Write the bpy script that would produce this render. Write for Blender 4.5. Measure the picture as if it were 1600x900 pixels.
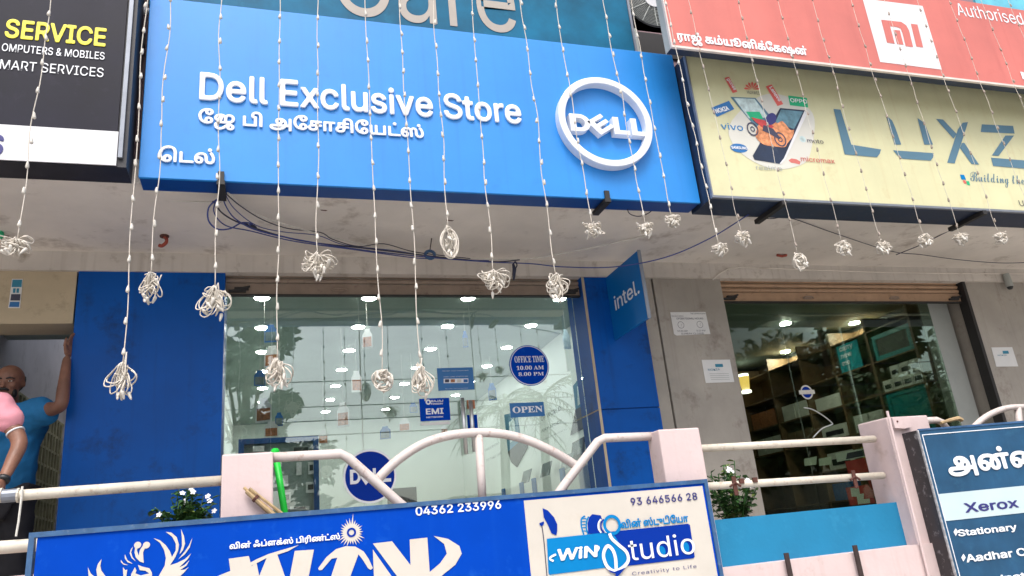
import bpy, bmesh, math, random, os
from mathutils import Vector, Matrix, geometry, noise
random.seed(7)
S = bpy.context.scene
for o in list(bpy.data.objects): bpy.data.objects.remove(o)
COL = S.collection
# ------------------------------------------------------------------ camera
F_PX, EYE = 1198.0, 1.60
def _basis():
    x = Vector((3730, -26, -F_PX)).normalized()
    z = Vector((-360, 3540, -F_PX)); z = (z - x * x.dot(z)).normalized()
    return Matrix((x, z.cross(x), z))          # camera axes -> world axes
RC = _basis()
CAMP = Vector((0, 0, EYE))
cd = bpy.data.cameras.new('camera'); cam = bpy.data.objects.new('camera', cd); COL.objects.link(cam)
cd.sensor_width = 36; cd.lens = 36 * F_PX / 1600; cd.clip_start = .05; cd.clip_end = 600
cam.matrix_world = Matrix.Translation(CAMP) @ RC.to_4x4()
S.camera = cam
# ------------------------------------------------------------------ light
SUN_EL, SUN_AZ = 58, 196          # azimuth measured from +Y clockwise: behind the viewer, a little left
W = bpy.data.worlds.new('World'); S.world = W; W.use_nodes = True
nt = W.node_tree; bg = nt.nodes['Background']
sky = nt.nodes.new('ShaderNodeTexSky'); sky.sky_type = 'NISHITA'; sky.sun_disc = False
sky.sun_elevation = math.radians(SUN_EL); sky.sun_rotation = math.radians(SUN_AZ)
sky.air_density = 1.0; sky.dust_density = 5.0; sky.ozone_density = 1.0
hs = nt.nodes.new('ShaderNodeHueSaturation'); hs.inputs['Saturation'].default_value = .55
nt.links.new(sky.outputs[0], hs.inputs['Color']); nt.links.new(hs.outputs[0], bg.inputs[0])
bg.inputs[1].default_value = .15
sl = bpy.data.lights.new('sun', 'SUN'); sl.energy = .9; sl.angle = math.radians(18); sl.color = (1, .975, .94)
sun = bpy.data.objects.new('sun', sl); COL.objects.link(sun)
az, el = math.radians(SUN_AZ), math.radians(SUN_EL)
sd = Vector((math.sin(az) * math.cos(el), math.cos(az) * math.cos(el), math.sin(el)))
sun.rotation_euler = sd.to_track_quat('Z', 'Y').to_euler(); sun.location = sd * 40
S.view_settings.view_transform = 'Standard'; S.view_settings.look = 'None'
S.view_settings.exposure = 0.85; S.view_settings.gamma = 1
S.render.engine = 'CYCLES'; S.cycles.use_denoising = True
S.cycles.max_bounces = 8; S.cycles.transparent_max_bounces = 12; S.cycles.caustics_reflective = False; S.cycles.caustics_refractive = False

# ------------------------------------------------------------------ helpers
def ray(px, py): return RC @ Vector((px - 800, 450 - py, -F_PX))
class Plane:
    """a real flat surface: origin, horizontal axis u, up axis z, normal n towards the street"""
    def __init__(s, o, u=(1, 0, 0), n=(0, -1, 0)): s.o, s.u, s.n = Vector(o), Vector(u), Vector(n)
    def hit(s, px, py):
        d = ray(px, py); return CAMP + d * ((s.o - CAMP).dot(s.n) / d.dot(s.n))
    def ab(s, px, py):
        p = s.hit(px, py) - s.o; return p.dot(s.u), p.z
    def w(s, a, b, d=0.0): return s.o + s.u * a + Vector((0, 0, b)) + s.n * d
def PY(y): return Plane((0, y, 0))
def P(px, py, y): return PY(y).hit(px, py)
def PZ(px, py, z):
    d = ray(px, py); return CAMP + d * ((z - EYE) / d.z)

ORG = {}
def thing(name, label, cat, loc=(0, 0, 0), group=None, kind=None):
    o = bpy.data.objects.new(name, None); COL.objects.link(o); o.location = loc; o.empty_display_size = .05
    ORG[o.name] = Vector(loc); o['label'] = label; o['category'] = cat
    if group: o['group'] = group
    if kind: o['kind'] = kind
    return o
def tag(o, label, cat, group=None):
    o['label'] = label; o['category'] = cat
    if group: o['group'] = group
    return o
def struct(o): o['kind'] = 'structure'; return o
def obj(name, mb, m, parent=None, label=None, smooth=False, loc=None):
    """links a mesh builder / mesh as ONE object; vertices are given in world space"""
    if isinstance(mb, MB): me = mb.mesh(name)
    else: me = mb; me.name = name
    og = ORG[parent.name] if parent else Vector(loc or (0, 0, 0))
    if og.length: me.transform(Matrix.Translation(-og))
    o = bpy.data.objects.new(name, me); COL.objects.link(o)
    if m and not me.materials: me.materials.append(m)
    if parent: o.parent = parent
    else: o.location = og
    ORG[o.name] = og
    if label: o['label'] = label
    if smooth:
        for p in me.polygons: p.use_smooth = True
    return o
def catmull(pts, n=6, closed=False):
    pts = [Vector(p) for p in pts]; out = []; N = len(pts)
    rng = range(N if closed else N - 1)
    for i in rng:
        if closed: a, b, c, d = pts[i - 1], pts[i], pts[(i + 1) % N], pts[(i + 2) % N]
        else: a, b, c, d = pts[max(i - 1, 0)], pts[i], pts[i + 1], pts[min(i + 2, N - 1)]
        for k in range(n):
            t = k / n
            out.append(.5 * ((2 * b) + (c - a) * t + (2 * a - 5 * b + 4 * c - d) * t * t + (3 * b - a - 3 * c + d) * t ** 3))
    if not closed: out.append(pts[-1])
    return out
class MB:
    def __init__(s): s.v, s.f = [], []
    def add(s, vs, fs):
        k = len(s.v); s.v += [Vector(v) for v in vs]; s.f += [[i + k for i in f] for f in fs]; return s
    def box(s, x0, x1, y0, y1, z0, z1):
        return s.add([(x, y, z) for z in (z0, z1) for y in (y0, y1) for x in (x0, x1)],
                     [(0, 2, 3, 1), (4, 5, 7, 6), (0, 1, 5, 4), (2, 6, 7, 3), (0, 4, 6, 2), (1, 3, 7, 5)])
    def obox(s, pl, a0, a1, b0, b1, d0, d1):
        vs = [pl.w(a, b, d) for b in (b0, b1) for d in (d0, d1) for a in (a0, a1)]
        return s.add(vs, [(0, 1, 3, 2), (4, 6, 7, 5), (0, 4, 5, 1), (2, 3, 7, 6), (0, 2, 6, 4), (1, 5, 7, 3)])
    def tube(s, pts, r, n=8, closed=False, taper=None):
        pts = [Vector(p) for p in pts]; N = len(pts); vs = []; fs = []
        up = None
        for i, p in enumerate(pts):
            if closed: t = pts[(i + 1) % N] - pts[i - 1]
            else: t = pts[min(i + 1, N - 1)] - pts[max(i - 1, 0)]
            t = t.normalized() if t.length > 1e-9 else Vector((0, 0, 1))
            if up is None: up = t.orthogonal().normalized()
            up = (up - t * up.dot(t)); up = up.normalized() if up.length > 1e-6 else t.orthogonal().normalized()
            sd_ = t.cross(up); rr = (r[i] if isinstance(r, (list, tuple)) else r)
            for k in range(n):
                a = 2 * math.pi * k / n; vs.append(p + (up * math.cos(a) + sd_ * math.sin(a)) * rr)
        for i in range(N if closed else N - 1):
            for k in range(n):
                a, b = i * n + k, i * n + (k + 1) % n; j = ((i + 1) % N) * n
                fs.append((a, b, j + (k + 1) % n, j + k))
        if not closed: fs += [tuple(range(n))[::-1], tuple(range((N - 1) * n, N * n))]
        return s.add(vs, fs)
    def lathe(s, c, prof, n=16, axis=Vector((0, 0, 1)), flat=1.0):
        ax = Vector(axis).normalized(); u = ax.orthogonal().normalized(); v = ax.cross(u); c = Vector(c)
        vs = []; fs = []
        for (r, h) in prof:
            for k in range(n):
                a = 2 * math.pi * k / n; vs.append(c + ax * h + (u * math.cos(a) + v * math.sin(a) * flat) * r)
        for i in range(len(prof) - 1):
            for k in range(n):
                fs.append((i * n + k, i * n + (k + 1) % n, (i + 1) * n + (k + 1) % n, (i + 1) * n + k))
        fs += [tuple(range(n))[::-1], tuple(range((len(prof) - 1) * n, len(prof) * n))]
        return s.add(vs, fs)
    def poly(s, pl, ab, d=.002, th=0.0):
        """filled outline on a plane (list of a,b), optionally with thickness behind it"""
        ab = [Vector((a, b, 0)) for a, b in ab]
        tr = geometry.tessellate_polygon([ab])
        vs = [pl.w(p.x, p.y, d) for p in ab]; fs = []
        for t in tr:
            nrm = (vs[t[1]] - vs[t[0]]).cross(vs[t[2]] - vs[t[0]])
            fs.append(tuple(t) if nrm.dot(pl.n) > 0 else (t[0], t[2], t[1]))
        n = len(vs)
        if th:
            vs += [pl.w(p.x, p.y, d - th) for p in ab]
            ar = sum(ab[i].x * ab[(i + 1) % n].y - ab[(i + 1) % n].x * ab[i].y for i in range(n))
            for i in range(n):
                j = (i + 1) % n
                fs.append((j, i, i + n, j + n) if ar > 0 else (i, j, j + n, i + n))
        return s.add(vs, fs)
    def px(s, pl, pts, d=.002, th=0.0, curve=0, closed=True):
        ab = [pl.ab(*p) for p in pts]
        if curve: ab = [(v.x, v.y) for v in catmull([(a, b, 0) for a, b in ab], curve, True)]
        return s.poly(pl, ab, d, th)
    def ring(s, pl, c, ro, ri, d=.002, th=0.0, n=48, sq=1.0):
        vs = []; fs = []
        for k in range(n):
            a = 2 * math.pi * k / n
            for r in (ro, ri): vs.append(pl.w(c[0] + math.cos(a) * r * sq, c[1] + math.sin(a) * r, d))
        for k in range(n):
            j = (k + 1) % n; fs.append((2 * k, 2 * j, 2 * j + 1, 2 * k + 1))
        if th:
            m = 2 * n
            for k in range(n):
                a = 2 * math.pi * k / n
                for r in (ro, ri): vs.append(pl.w(c[0] + math.cos(a) * r * sq, c[1] + math.sin(a) * r, d - th))
            for k in range(n):
                j = (k + 1) % n
                fs += [(2 * k, m + 2 * k, m + 2 * j, 2 * j), (2 * k + 1, 2 * j + 1, m + 2 * j + 1, m + 2 * k + 1)]
        return s.add(vs, fs)
    def disc(s, pl, c, r, d=.002, th=0.0, n=40, sq=1.0):
        return s.poly(pl, [(c[0] + math.cos(2 * math.pi * k / n) * r * sq, c[1] + math.sin(2 * math.pi * k / n) * r) for k in range(n)], d, th)
    def mesh(s, name):
        me = bpy.data.meshes.new(name); me.from_pydata([tuple(v) for v in s.v], [], s.f); me.update(); return me
def bevel(o, w=.01, seg=2):
    m = o.modifiers.new('bevel', 'BEVEL'); m.width = w; m.segments = seg; m.limit_method = 'ANGLE'; return o
# ---- materials
def mat(name, col, rough=.6, var=.12, scale=6, bump=0.0, metal=0.0, dirt=None, dirt_amt=.0, streak=0.0, spec=.5, coat=0.0, fine=0.0):
    m = bpy.data.materials.new(name); m.use_nodes = True; t = m.node_tree; b = t.nodes['Principled BSDF']
    N, L = t.nodes.new, t.links.new
    b.inputs['Roughness'].default_value = rough; b.inputs['Metallic'].default_value = metal
    b.inputs['Specular IOR Level'].default_value = spec; b.inputs['Coat Weight'].default_value = coat
    c = (*col, 1); out = None
    tc = N('ShaderNodeTexCoord')
    if var or dirt or streak or bump:
        nz = N('ShaderNodeTexNoise'); nz.inputs['Scale'].default_value = scale; nz.inputs['Detail'].default_value = 6; nz.inputs['Roughness'].default_value = .6
        L(tc.outputs['Object'], nz.inputs['Vector'])
        r = N('ShaderNodeValToRGB'); r.color_ramp.elements[0].position = .3; r.color_ramp.elements[1].position = .7
        r.color_ramp.elements[0].color = (*[x * (1 - var) for x in col], 1); r.color_ramp.elements[1].color = (*[min(1, x * (1 + var)) for x in col], 1)
        L(nz.outputs['Fac'], r.inputs[0]); out = r.outputs[0]
        if dirt:
            n2 = N('ShaderNodeTexNoise'); n2.inputs['Scale'].default_value = scale * 2.7; n2.inputs['Detail'].default_value = 8; n2.inputs['Roughness'].default_value = .7
            L(tc.outputs['Object'], n2.inputs['Vector'])
            r2 = N('ShaderNodeValToRGB'); r2.color_ramp.elements[0].position = .56; r2.color_ramp.elements[1].position = .74
            r2.color_ramp.elements[0].color = (0, 0, 0, 1); r2.color_ramp.elements[1].color = (dirt_amt,) * 3 + (1,)
            L(n2.outputs['Fac'], r2.inputs[0])
            mx = N('ShaderNodeMix'); mx.data_type = 'RGBA'; L(r2.outputs[0], mx.inputs['Factor']); L(out, mx.inputs[6]); mx.inputs[7].default_value = (*dirt, 1); out = mx.outputs[2]
        if streak:
            mp = N('ShaderNodeMapping'); mp.inputs['Scale'].default_value = (22, 22, .7); L(tc.outputs['Object'], mp.inputs[0])
            n3 = N('ShaderNodeTexNoise'); n3.inputs['Scale'].default_value = 1; n3.inputs['Detail'].default_value = 4; L(mp.outputs[0], n3.inputs['Vector'])
            r3 = N('ShaderNodeValToRGB'); r3.color_ramp.elements[0].position = .55; r3.color_ramp.elements[1].position = .8
            r3.color_ramp.elements[0].color = (0, 0, 0, 1); r3.color_ramp.elements[1].color = (streak,) * 3 + (1,)
            L(n3.outputs['Fac'], r3.inputs[0])
            mx = N('ShaderNodeMix'); mx.data_type = 'RGBA'; L(r3.outputs[0], mx.inputs['Factor']); L(out, mx.inputs[6])
            dd = dirt or tuple(x * .45 for x in col); mx.inputs[7].default_value = (*dd, 1); out = mx.outputs[2]
        L(out, b.inputs['Base Color'])
        rr = N('ShaderNodeMapRange'); rr.inputs[3].default_value = max(0, rough - .08); rr.inputs[4].default_value = min(1, rough + .1)
        L(nz.outputs['Fac'], rr.inputs[0]); L(rr.outputs[0], b.inputs['Roughness'])
        if bump:
            n4 = N('ShaderNodeTexNoise'); n4.inputs['Scale'].default_value = scale * 12; n4.inputs['Detail'].default_value = 5; L(tc.outputs['Object'], n4.inputs['Vector'])
            bp = N('ShaderNodeBump'); bp.inputs['Strength'].default_value = bump; bp.inputs['Distance'].default_value = .01
            L(n4.outputs['Fac'], bp.inputs['Height']); L(bp.outputs[0], b.inputs['Normal'])
    else: b.inputs['Base Color'].default_value = c
    return m
def emit(name, col, st):
    m = bpy.data.materials.new(name); m.use_nodes = True; b = m.node_tree.nodes['Principled BSDF']
    b.inputs['Base Color'].default_value = (.8, .8, .8, 1); b.inputs['Emission Color'].default_value = (*col, 1); b.inputs['Emission Strength'].default_value = st; return m
def glass(name, tint, base, gain=1.0):
    m = bpy.data.materials.new(name); m.use_nodes = True; t = m.node_tree; t.nodes.remove(t.nodes['Principled BSDF'])
    N, L = t.nodes.new, t.links.new
    tr = N('ShaderNodeBsdfTransparent'); tr.inputs[0].default_value = (*tint, 1)
    gl = N('ShaderNodeBsdfGlossy'); gl.inputs['Roughness'].default_value = .0; gl.inputs['Color'].default_value = (.95, 1, .98, 1)
    fr = N('ShaderNodeFresnel'); fr.inputs[0].default_value = 1.5
    ad = N('ShaderNodeMath'); ad.operation = 'MULTIPLY_ADD'; L(fr.outputs[0], ad.inputs[0]); ad.inputs[1].default_value = gain; ad.inputs[2].default_value = base
    mx = N('ShaderNodeMixShader'); L(ad.outputs[0], mx.inputs[0]); L(tr.outputs[0], mx.inputs[1]); L(gl.outputs[0], mx.inputs[2])
    L(mx.outputs[0], t.nodes['Material Output'].inputs['Surface']); return m
# base colours; road and ceiling are set for their light and shade
M = {}
def C(k, *a, **kw): M[k] = mat(k, *a, **kw); return M[k]
C('pale_ground', (.44, .43, .41), .85, .25, 3, bump=.4)  # street kept pale to bounce light up under the canopy
C('soffit', (.74, .69, .63), .85, .14, 1.1, bump=.2, dirt=(.30, .24, .19), dirt_amt=.75)
C('beam', (.60, .555, .505), .85, .14, 2, bump=.2, dirt=(.20, .15, .10), dirt_amt=.8, streak=.3)
C('beige_wall', (.47, .39, .27), .85, .14, 2.2, bump=.15, dirt=(.22, .17, .12), dirt_amt=.6)
C('cement', (.36, .33, .29), .8, .18, 1.6, bump=.2, dirt=(.17, .13, .11), dirt_amt=.8, streak=.35)
C('mauve', (.30, .20, .22), .8, .12, 3, bump=.1, streak=.3)
C('dark_interior', (.23, .235, .24), .8, .1, 3)
C('blue_clad', (.0008, .082, .38), .42, .16, 1.3, dirt=(.006, .035, .13), dirt_amt=.9, spec=.18, streak=.3)
C('sign_blue', (.018, .232, .66), .42, .07, 2, streak=.30, dirt=(.012, .15, .46), dirt_amt=.35)  # streak: faint darker vertical smudges, strewn at random
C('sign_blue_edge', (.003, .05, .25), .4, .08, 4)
C('letter_white', (.78, .80, .84), .4, .03, 6)
C('teal_sign', (.002, .11, .21), .5, .35, 2.5, dirt=(.01, .18, .3), dirt_amt=.5, spec=.2)
C('beige_letter', (.36, .32, .28), .5, .06, 8)
C('black_sign', (.010, .010, .020), .5, .3, 2.5, dirt=(.06, .05, .09), dirt_amt=.2, spec=.2)
C('black_frame', (.016, .016, .022), .5, .3, 8, dirt=(.12, .12, .13), dirt_amt=.25)
C('grey_metal', (.22, .24, .28), .45, .15, 8, metal=.4)
C('white_print', (.66, .67, .70), .5, .05, 4, streak=.08)
C('yellow_print', (.80, .70, .05), .5, .04, 8)
C('red_sign', (.56, .155, .13), .5, .10, 1.7, dirt=(.5, .12, .1), dirt_amt=.4, streak=.3)
C('red_trim', (.68, .60, .55), .6, .1, 8)
C('grey_side', (.38, .40, .38), .6, .08, 4)
C('logo_red', (.72, .13, .11), .5, .05, 6)
C('cream_sign', (.62, .60, .37), .55, .07, 2.2, dirt=(.52, .40, .20), dirt_amt=.45, streak=.28)
C('slate_letter', (.085, .185, .26), .5, .05, 6)
C('navy_frame', (.010, .022, .055), .5, .3, 6, dirt=(.2, .2, .22), dirt_amt=.2)
C('off_white', (.70, .70, .72), .5, .05, 6)
C('cord', (.60, .55, .48), .7, .12, 60)
C('bulb', (.55, .52, .47), .45, .12, 40)
C('aged_bulb', (.30, .25, .21), .5, .25, 60)
C('pink_paint', (.61, .485, .475), .7, .08, 2.2, bump=.15, dirt=(.36, .25, .20), dirt_amt=.6, streak=.18)
C('rail_paint', (.58, .51, .48), .5, .10, 9, bump=.05, dirt=(.30, .17, .11), dirt_amt=.95)
C('cream_rail', (.60, .55, .46), .5, .10, 9, bump=.05, dirt=(.30, .17, .10), dirt_amt=.95)
C('print_blue', (.0003, .052, .42), .6, .08, 3, dirt=(.012, .11, .52), dirt_amt=.6, streak=.12, spec=.05)
C('frame_blue', (.035, .10, .22), .45, .3, 12, dirt=(.22, .26, .30), dirt_amt=.6)
C('cream_print', (.58, .54, .48), .55, .06, 2.5, dirt=(.5, .42, .32), dirt_amt=.35)
C('navy_text', (.03, .03, .17), .5, .05, 6)
C('sky_blue', (.002, .19, .48), .55, .05, 6, spec=.1)
C('deep_blue', (.0006, .028, .29), .55, .05, 6, spec=.1)
C('teal_wall', (.004, .185, .36), .7, .10, 3, bump=.1, dirt=(.03, .28, .5), dirt_amt=.4)
C('board_teal', (.010, .068, .15), .5, .25, 4, dirt=(.03, .13, .24), dirt_amt=.5, streak=.2)
C('iron', (.035, .02, .018), .7, .3, 30)
C('rust', (.10, .035, .025), .8, .3, 40, bump=.3)
C('wire_dark', (.02, .022, .05), .5, .1, 30)
C('wire_blue', (.03, .05, .22), .5, .1, 30)
C('wire_white', (.62, .60, .55), .5, .1, 30)
C('shutter', (.27, .205, .16), .55, .15, 6, dirt=(.10, .06, .04), dirt_amt=.6, metal=.1)
C('shutter_tan', (.42, .27, .17), .55, .12, 6, dirt=(.14, .08, .05), dirt_amt=.6, metal=.1)
C('black_iron', (.02, .018, .018), .6, .2, 20)
C('inner_white', (.78, .83, .79), .7, .03, 3)
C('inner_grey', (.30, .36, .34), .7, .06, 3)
C('ceiling_shaded', (.36, .44, .40), .8, .08, 2)  # grey holds the shade of a ceiling its downlights leave unlit
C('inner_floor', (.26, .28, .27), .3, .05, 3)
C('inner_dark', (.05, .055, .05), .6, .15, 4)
C('wood', (.16, .095, .048), .5, .25, 5)
C('teal_board', (.004, .25, .25), .45, .08, 4)
C('paper', (.72, .72, .71), .7, .03, 8)
C('paper_print', (.03, .22, .34), .6, .05, 8)
C('ink', (.05, .05, .09), .6, .05, 8)
C('steel', (.72, .73, .74), .35, .05, 8, metal=.9)
C('green_plastic', (.01, .62, .05), .4, .06, 8)
C('bamboo', (.42, .30, .16), .6, .3, 30)
C('leaf', (.035, .11, .022), .55, .45, 25)
C('leaf_tip', (.13, .19, .03), .55, .35, 25)
C('petal', (.82, .82, .84), .6, .02, 8)
C('terracotta', (.30, .12, .06), .8, .15, 8)
C('bark', (.11, .08, .05), .9, .3, 12, bump=.5)
C('tree_leaf', (.035, .075, .022), .6, .5, 3)
C('skin', (.215, .098, .062), .48, .22, 9, bump=.25)
C('skin_light', (.24, .115, .075), .48, .22, 9, bump=.25)
C('hair', (.012, .010, .010), .55, .2, 60)
C('shirt_blue', (.012, .17, .40), .8, .18, 7, bump=.1)
C('shirt_pink', (.72, .30, .36), .8, .08, 7, bump=.1)
C('trouser', (.025, .024, .03), .85, .2, 10)
C('laptop_black', (.02, .022, .025), .4, .1, 8)
C('screen_grey', (.12, .16, .17), .25, .2, 4)
C('card_red', (.42, .16, .07), .5, .4, 45)
C('card_blue', (.01, .11, .34), .5, .3, 25)
C('orange', (.72, .27, .12), .6, .5, 30)
C('pale_art', (.50, .62, .62), .5, .3, 20)
C('sky_art', (.10, .22, .28), .4, .5, 12)
C('bike_red', (.5, .05, .05), .5, .2, 20)
C('green_print', (.01, .42, .19), .5, .05, 8)
C('dark_olive', (.10, .105, .06), .7, .3, 30)  # much darker olive than the grille, for the sheet behind its bars
C('jali', (.34, .34, .22), .8, .3, 10, bump=.3)
C('passage_paint', (.50, .50, .52), .8, .12, 2, dirt=(.2, .2, .2), dirt_amt=.5)
C('far_wall', (.50, .46, .38), .8, .1, 1)
C('red_rag', (.30, .06, .04), .8, .3, 30)
C('ac_white', (.62, .62, .64), .5, .05, 8)
C('box_white', (.66, .67, .60), .6, .1, 10)
C('box_yellow', (.55, .42, .03), .6, .1, 10)
C('red_print', (.50, .04, .04), .5, .1, 10)
M['lamp'] = emit('lamp', (1, .99, .96), 46)
M['lamp_dim'] = emit('lamp_dim', (1, .965, .9), 250)
M['glass_clear'] = glass('glass_clear', (.93, .975, .95), .085, 1.0)
M['glass_dark'] = glass('glass_dark', (.72, .78, .70), .0, .52)
M['acrylic'] = glass('acrylic', (.9, .93, .95), .25, 1.0)

# ---- lettering
try: INTER = bpy.data.fonts.load(os.path.join(bpy.utils.system_resource('DATAFILES'), 'fonts', 'Inter.woff2'))
except Exception: INTER = None
def _winding(p, loops):
    w = 0
    for lp in loops:
        for i in range(len(lp)):
            a, b = lp[i - 1], lp[i]
            if (a[1] <= p[1]) != (b[1] <= p[1]):
                t = (p[1] - a[1]) / (b[1] - a[1])
                if a[0] + t * (b[0] - a[0]) > p[0]: w += 1 if b[1] > a[1] else -1
    return w
def _text_mesh(body, font, off, ext, tube, space=1.0):
    """flat or extruded lettering; weight is added as a stroke round every outline"""
    cu = bpy.data.curves.new('lettering', 'FONT'); cu.body = body
    if font: cu.font = font
    cu.resolution_u = 4; cu.space_character = space
    if off < 0: cu.offset = off
    ob = bpy.data.objects.new('lettering', cu); COL.objects.link(ob)
    dg = bpy.context.evaluated_depsgraph_get(); dg.update()
    r = tube or (off if off > 0 else 0)
    me = bpy.data.meshes.new_from_object(ob.evaluated_get(dg))
    if not r and not ext: bpy.data.objects.remove(ob); bpy.data.curves.remove(cu); me.materials.clear(); return me
    c2 = ob.to_curve(dg).copy(); ob.to_curve_clear()
    c2.dimensions = '3D'; c2.resolution_u = 3; c2.extrude = 0; c2.offset = 0; c2.bevel_depth = 0
    o2 = bpy.data.objects.new('lettering', c2); COL.objects.link(o2); dg.update()
    wire = bpy.data.meshes.new_from_object(o2.evaluated_get(dg))
    nb = {}
    for e in wire.edges:
        for i, j in (e.vertices, reversed(e.vertices)): nb.setdefault(i, []).append(j)
    loops, seen = [], set()
    for v in nb:
        if v in seen: continue
        lp, prev, cur = [], None, v
        while cur not in seen:
            seen.add(cur); lp.append(tuple(wire.vertices[cur].co)[:2])
            nx = [n for n in nb[cur] if n != prev and n not in seen]
            prev, cur = cur, (nx[0] if nx else v)
        loops.append(lp)
    bm = bmesh.new(); bm.from_mesh(me); bmesh.ops.triangulate(bm, faces=bm.faces[:])
    bbs = [(min(p[0] for p in l), max(p[0] for p in l), l) for l in loops]
    dead = []
    for f in bm.faces:
        c = f.calc_center_median()
        if _winding(c, [l for x0, x1, l in bbs if x0 - .01 <= c.x <= x1 + .01]) == 0: dead.append(f)
    bmesh.ops.delete(bm, geom=dead, context='FACES')
    # solid of unit depth: front at z=1, back at z=0
    front = bm.faces[:]
    for f in front:
        if f.normal.z < 0: f.normal_flip()
    h = .06
    ex = bmesh.ops.extrude_face_region(bm, geom=front)
    for v in [g for g in ex['geom'] if isinstance(g, bmesh.types.BMVert)]: v.co.z += h
    out = bpy.data.meshes.new('lettering'); bm.to_mesh(out); bm.free(); bpy.data.meshes.remove(me)
    tb = MB()
    if r:
        for lp in loops:
            V = [Vector((x, y, 0)) for x, y in lp]; n = len(V)
            for i in range(n):      # a rounded slab along each outline segment
                p, q = V[i - 1], V[i]; d = q - p
                if d.length < 1e-5: continue
                d.normalize(); sdv = Vector((-d.y, d.x, 0)) * r; e = d * r * .38; f_ = sdv * .72
                ring = [p - sdv, p - f_ - e * 1.6, p - e * 2.4, p + f_ - e * 1.6, p + sdv, q + sdv, q + f_ + e * 1.6, q + e * 2.4, q - f_ + e * 1.6, q - sdv]
                k = len(ring); tb.add(ring + [v + Vector((0, 0, h)) for v in ring], [tuple(range(k)), tuple(range(2 * k - 1, k - 1, -1))] + [(j, j + k, (j + 1) % k + k, (j + 1) % k) for j in range(k)])
    bpy.data.objects.remove(o2); bpy.data.curves.remove(c2); bpy.data.meshes.remove(wire)
    bpy.data.objects.remove(ob); bpy.data.curves.remove(cu)
    bm = bmesh.new(); bm.from_mesh(out)
    if tb.v: tm = tb.mesh('t'); bm.from_mesh(tm); bpy.data.meshes.remove(tm)
    bmesh.ops.recalc_face_normals(bm, faces=bm.faces[:])
    bm.to_mesh(out); bm.free(); out.materials.clear()
    o3 = bpy.data.objects.new('lettering', out); COL.objects.link(o3)     # one clean union
    rm = o3.modifiers.new('rm', 'REMESH'); rm.mode = 'VOXEL'; rm.voxel_size = .0125
    sm = o3.modifiers.new('sm', 'SMOOTH'); sm.iterations = 2; sm.factor = .5
    dg.update(); res = bpy.data.meshes.new_from_object(o3.evaluated_get(dg)); bpy.data.objects.remove(o3)
    if not ext:                 # printed lettering only needs its front skin
        bm = bmesh.new(); bm.from_mesh(res); bmesh.ops.delete(bm, geom=[f for f in bm.faces if f.normal.z < .35], context='FACES'); bm.to_mesh(res); bm.free()
    res.materials.clear(); return res
_cap = {}
def txt(parent, name, body, pl, bl, tr, m, font='I', off=.0, ext=.0, d=.004, mode='cap', tube=0, shear=0.0, rot=None, space=1.0, label=None):
    """lettering printed or raised on a plane; bl / tr: its base-left and cap-right corners"""
    f = INTER if font == 'I' and max(map(ord, body)) < 0x250 else None
    off *= .85
    me = _text_mesh(body, f, off, .05 if (ext and not tube) else 0, tube, space)
    if mode == 'cap':
        k = (f, off)
        if k not in _cap:
            h = _text_mesh('H', f, off, 0, 0); _cap[k] = (min(v.co.y for v in h.vertices), max(v.co.y for v in h.vertices))
        y0, y1 = _cap[k]
    else: y0, y1 = min(v.co.y for v in me.vertices), max(v.co.y for v in me.vertices)
    x0, x1 = min(v.co.x for v in me.vertices), max(v.co.x for v in me.vertices)
    zz = [v.co.z for v in me.vertices]; z0, z1 = min(zz), max(zz)
    a0, b0 = pl.ab(*bl); a1, b1 = pl.ab(*tr)
    if rot is not None:      # rotated lettering: bl is the base-left corner, tr gives (width, height) in metres
        a1, b1 = a0 + tr[0], b0 + tr[1]
    for v in me.vertices:
        a = (v.co.x - x0) / (x1 - x0) * (a1 - a0); b = (v.co.y - y0) / (y1 - y0) * (b1 - b0)
        a += shear * b
        if rot is not None: a, b = a * math.cos(rot) - b * math.sin(rot), a * math.sin(rot) + b * math.cos(rot)
        dz = d + ((v.co.z - z0) / (z1 - z0) * ext if z1 > z0 and ext else 0)
        if z1 > z0 and not ext: dz = d + (v.co.z - z0) / (z1 - z0) * (.003 if tube else .0015)
        v.co = pl.w(a0 + a, b0 + b, dz)
    # keep outward faces
    return obj(name, me, m, parent, label)
def board(name, pl, a0, a1, b0, b1, depth, m, parent, bev=0):
    o = obj(name, MB().obox(pl, a0, a1, b0, b1, -depth, 0), m, parent)
    if bev: bevel(o, bev)
    return o
def border(mb, pl, a0, a1, b0, b1, w, d0, d1):
    mb.obox(pl, a0, a1, b1 - w, b1, d0, d1); mb.obox(pl, a0, a1, b0, b0 + w, d0, d1)
    mb.obox(pl, a0, a0 + w, b0 + w, b1 - w, d0, d1); mb.obox(pl, a1 - w, a1, b0 + w, b1 - w, d0, d1); return mb
ORD = ['first', 'second', 'third', 'fourth', 'fifth', 'sixth', 'seventh', 'eighth', 'ninth', 'tenth', 'eleventh', 'twelfth']

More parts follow.
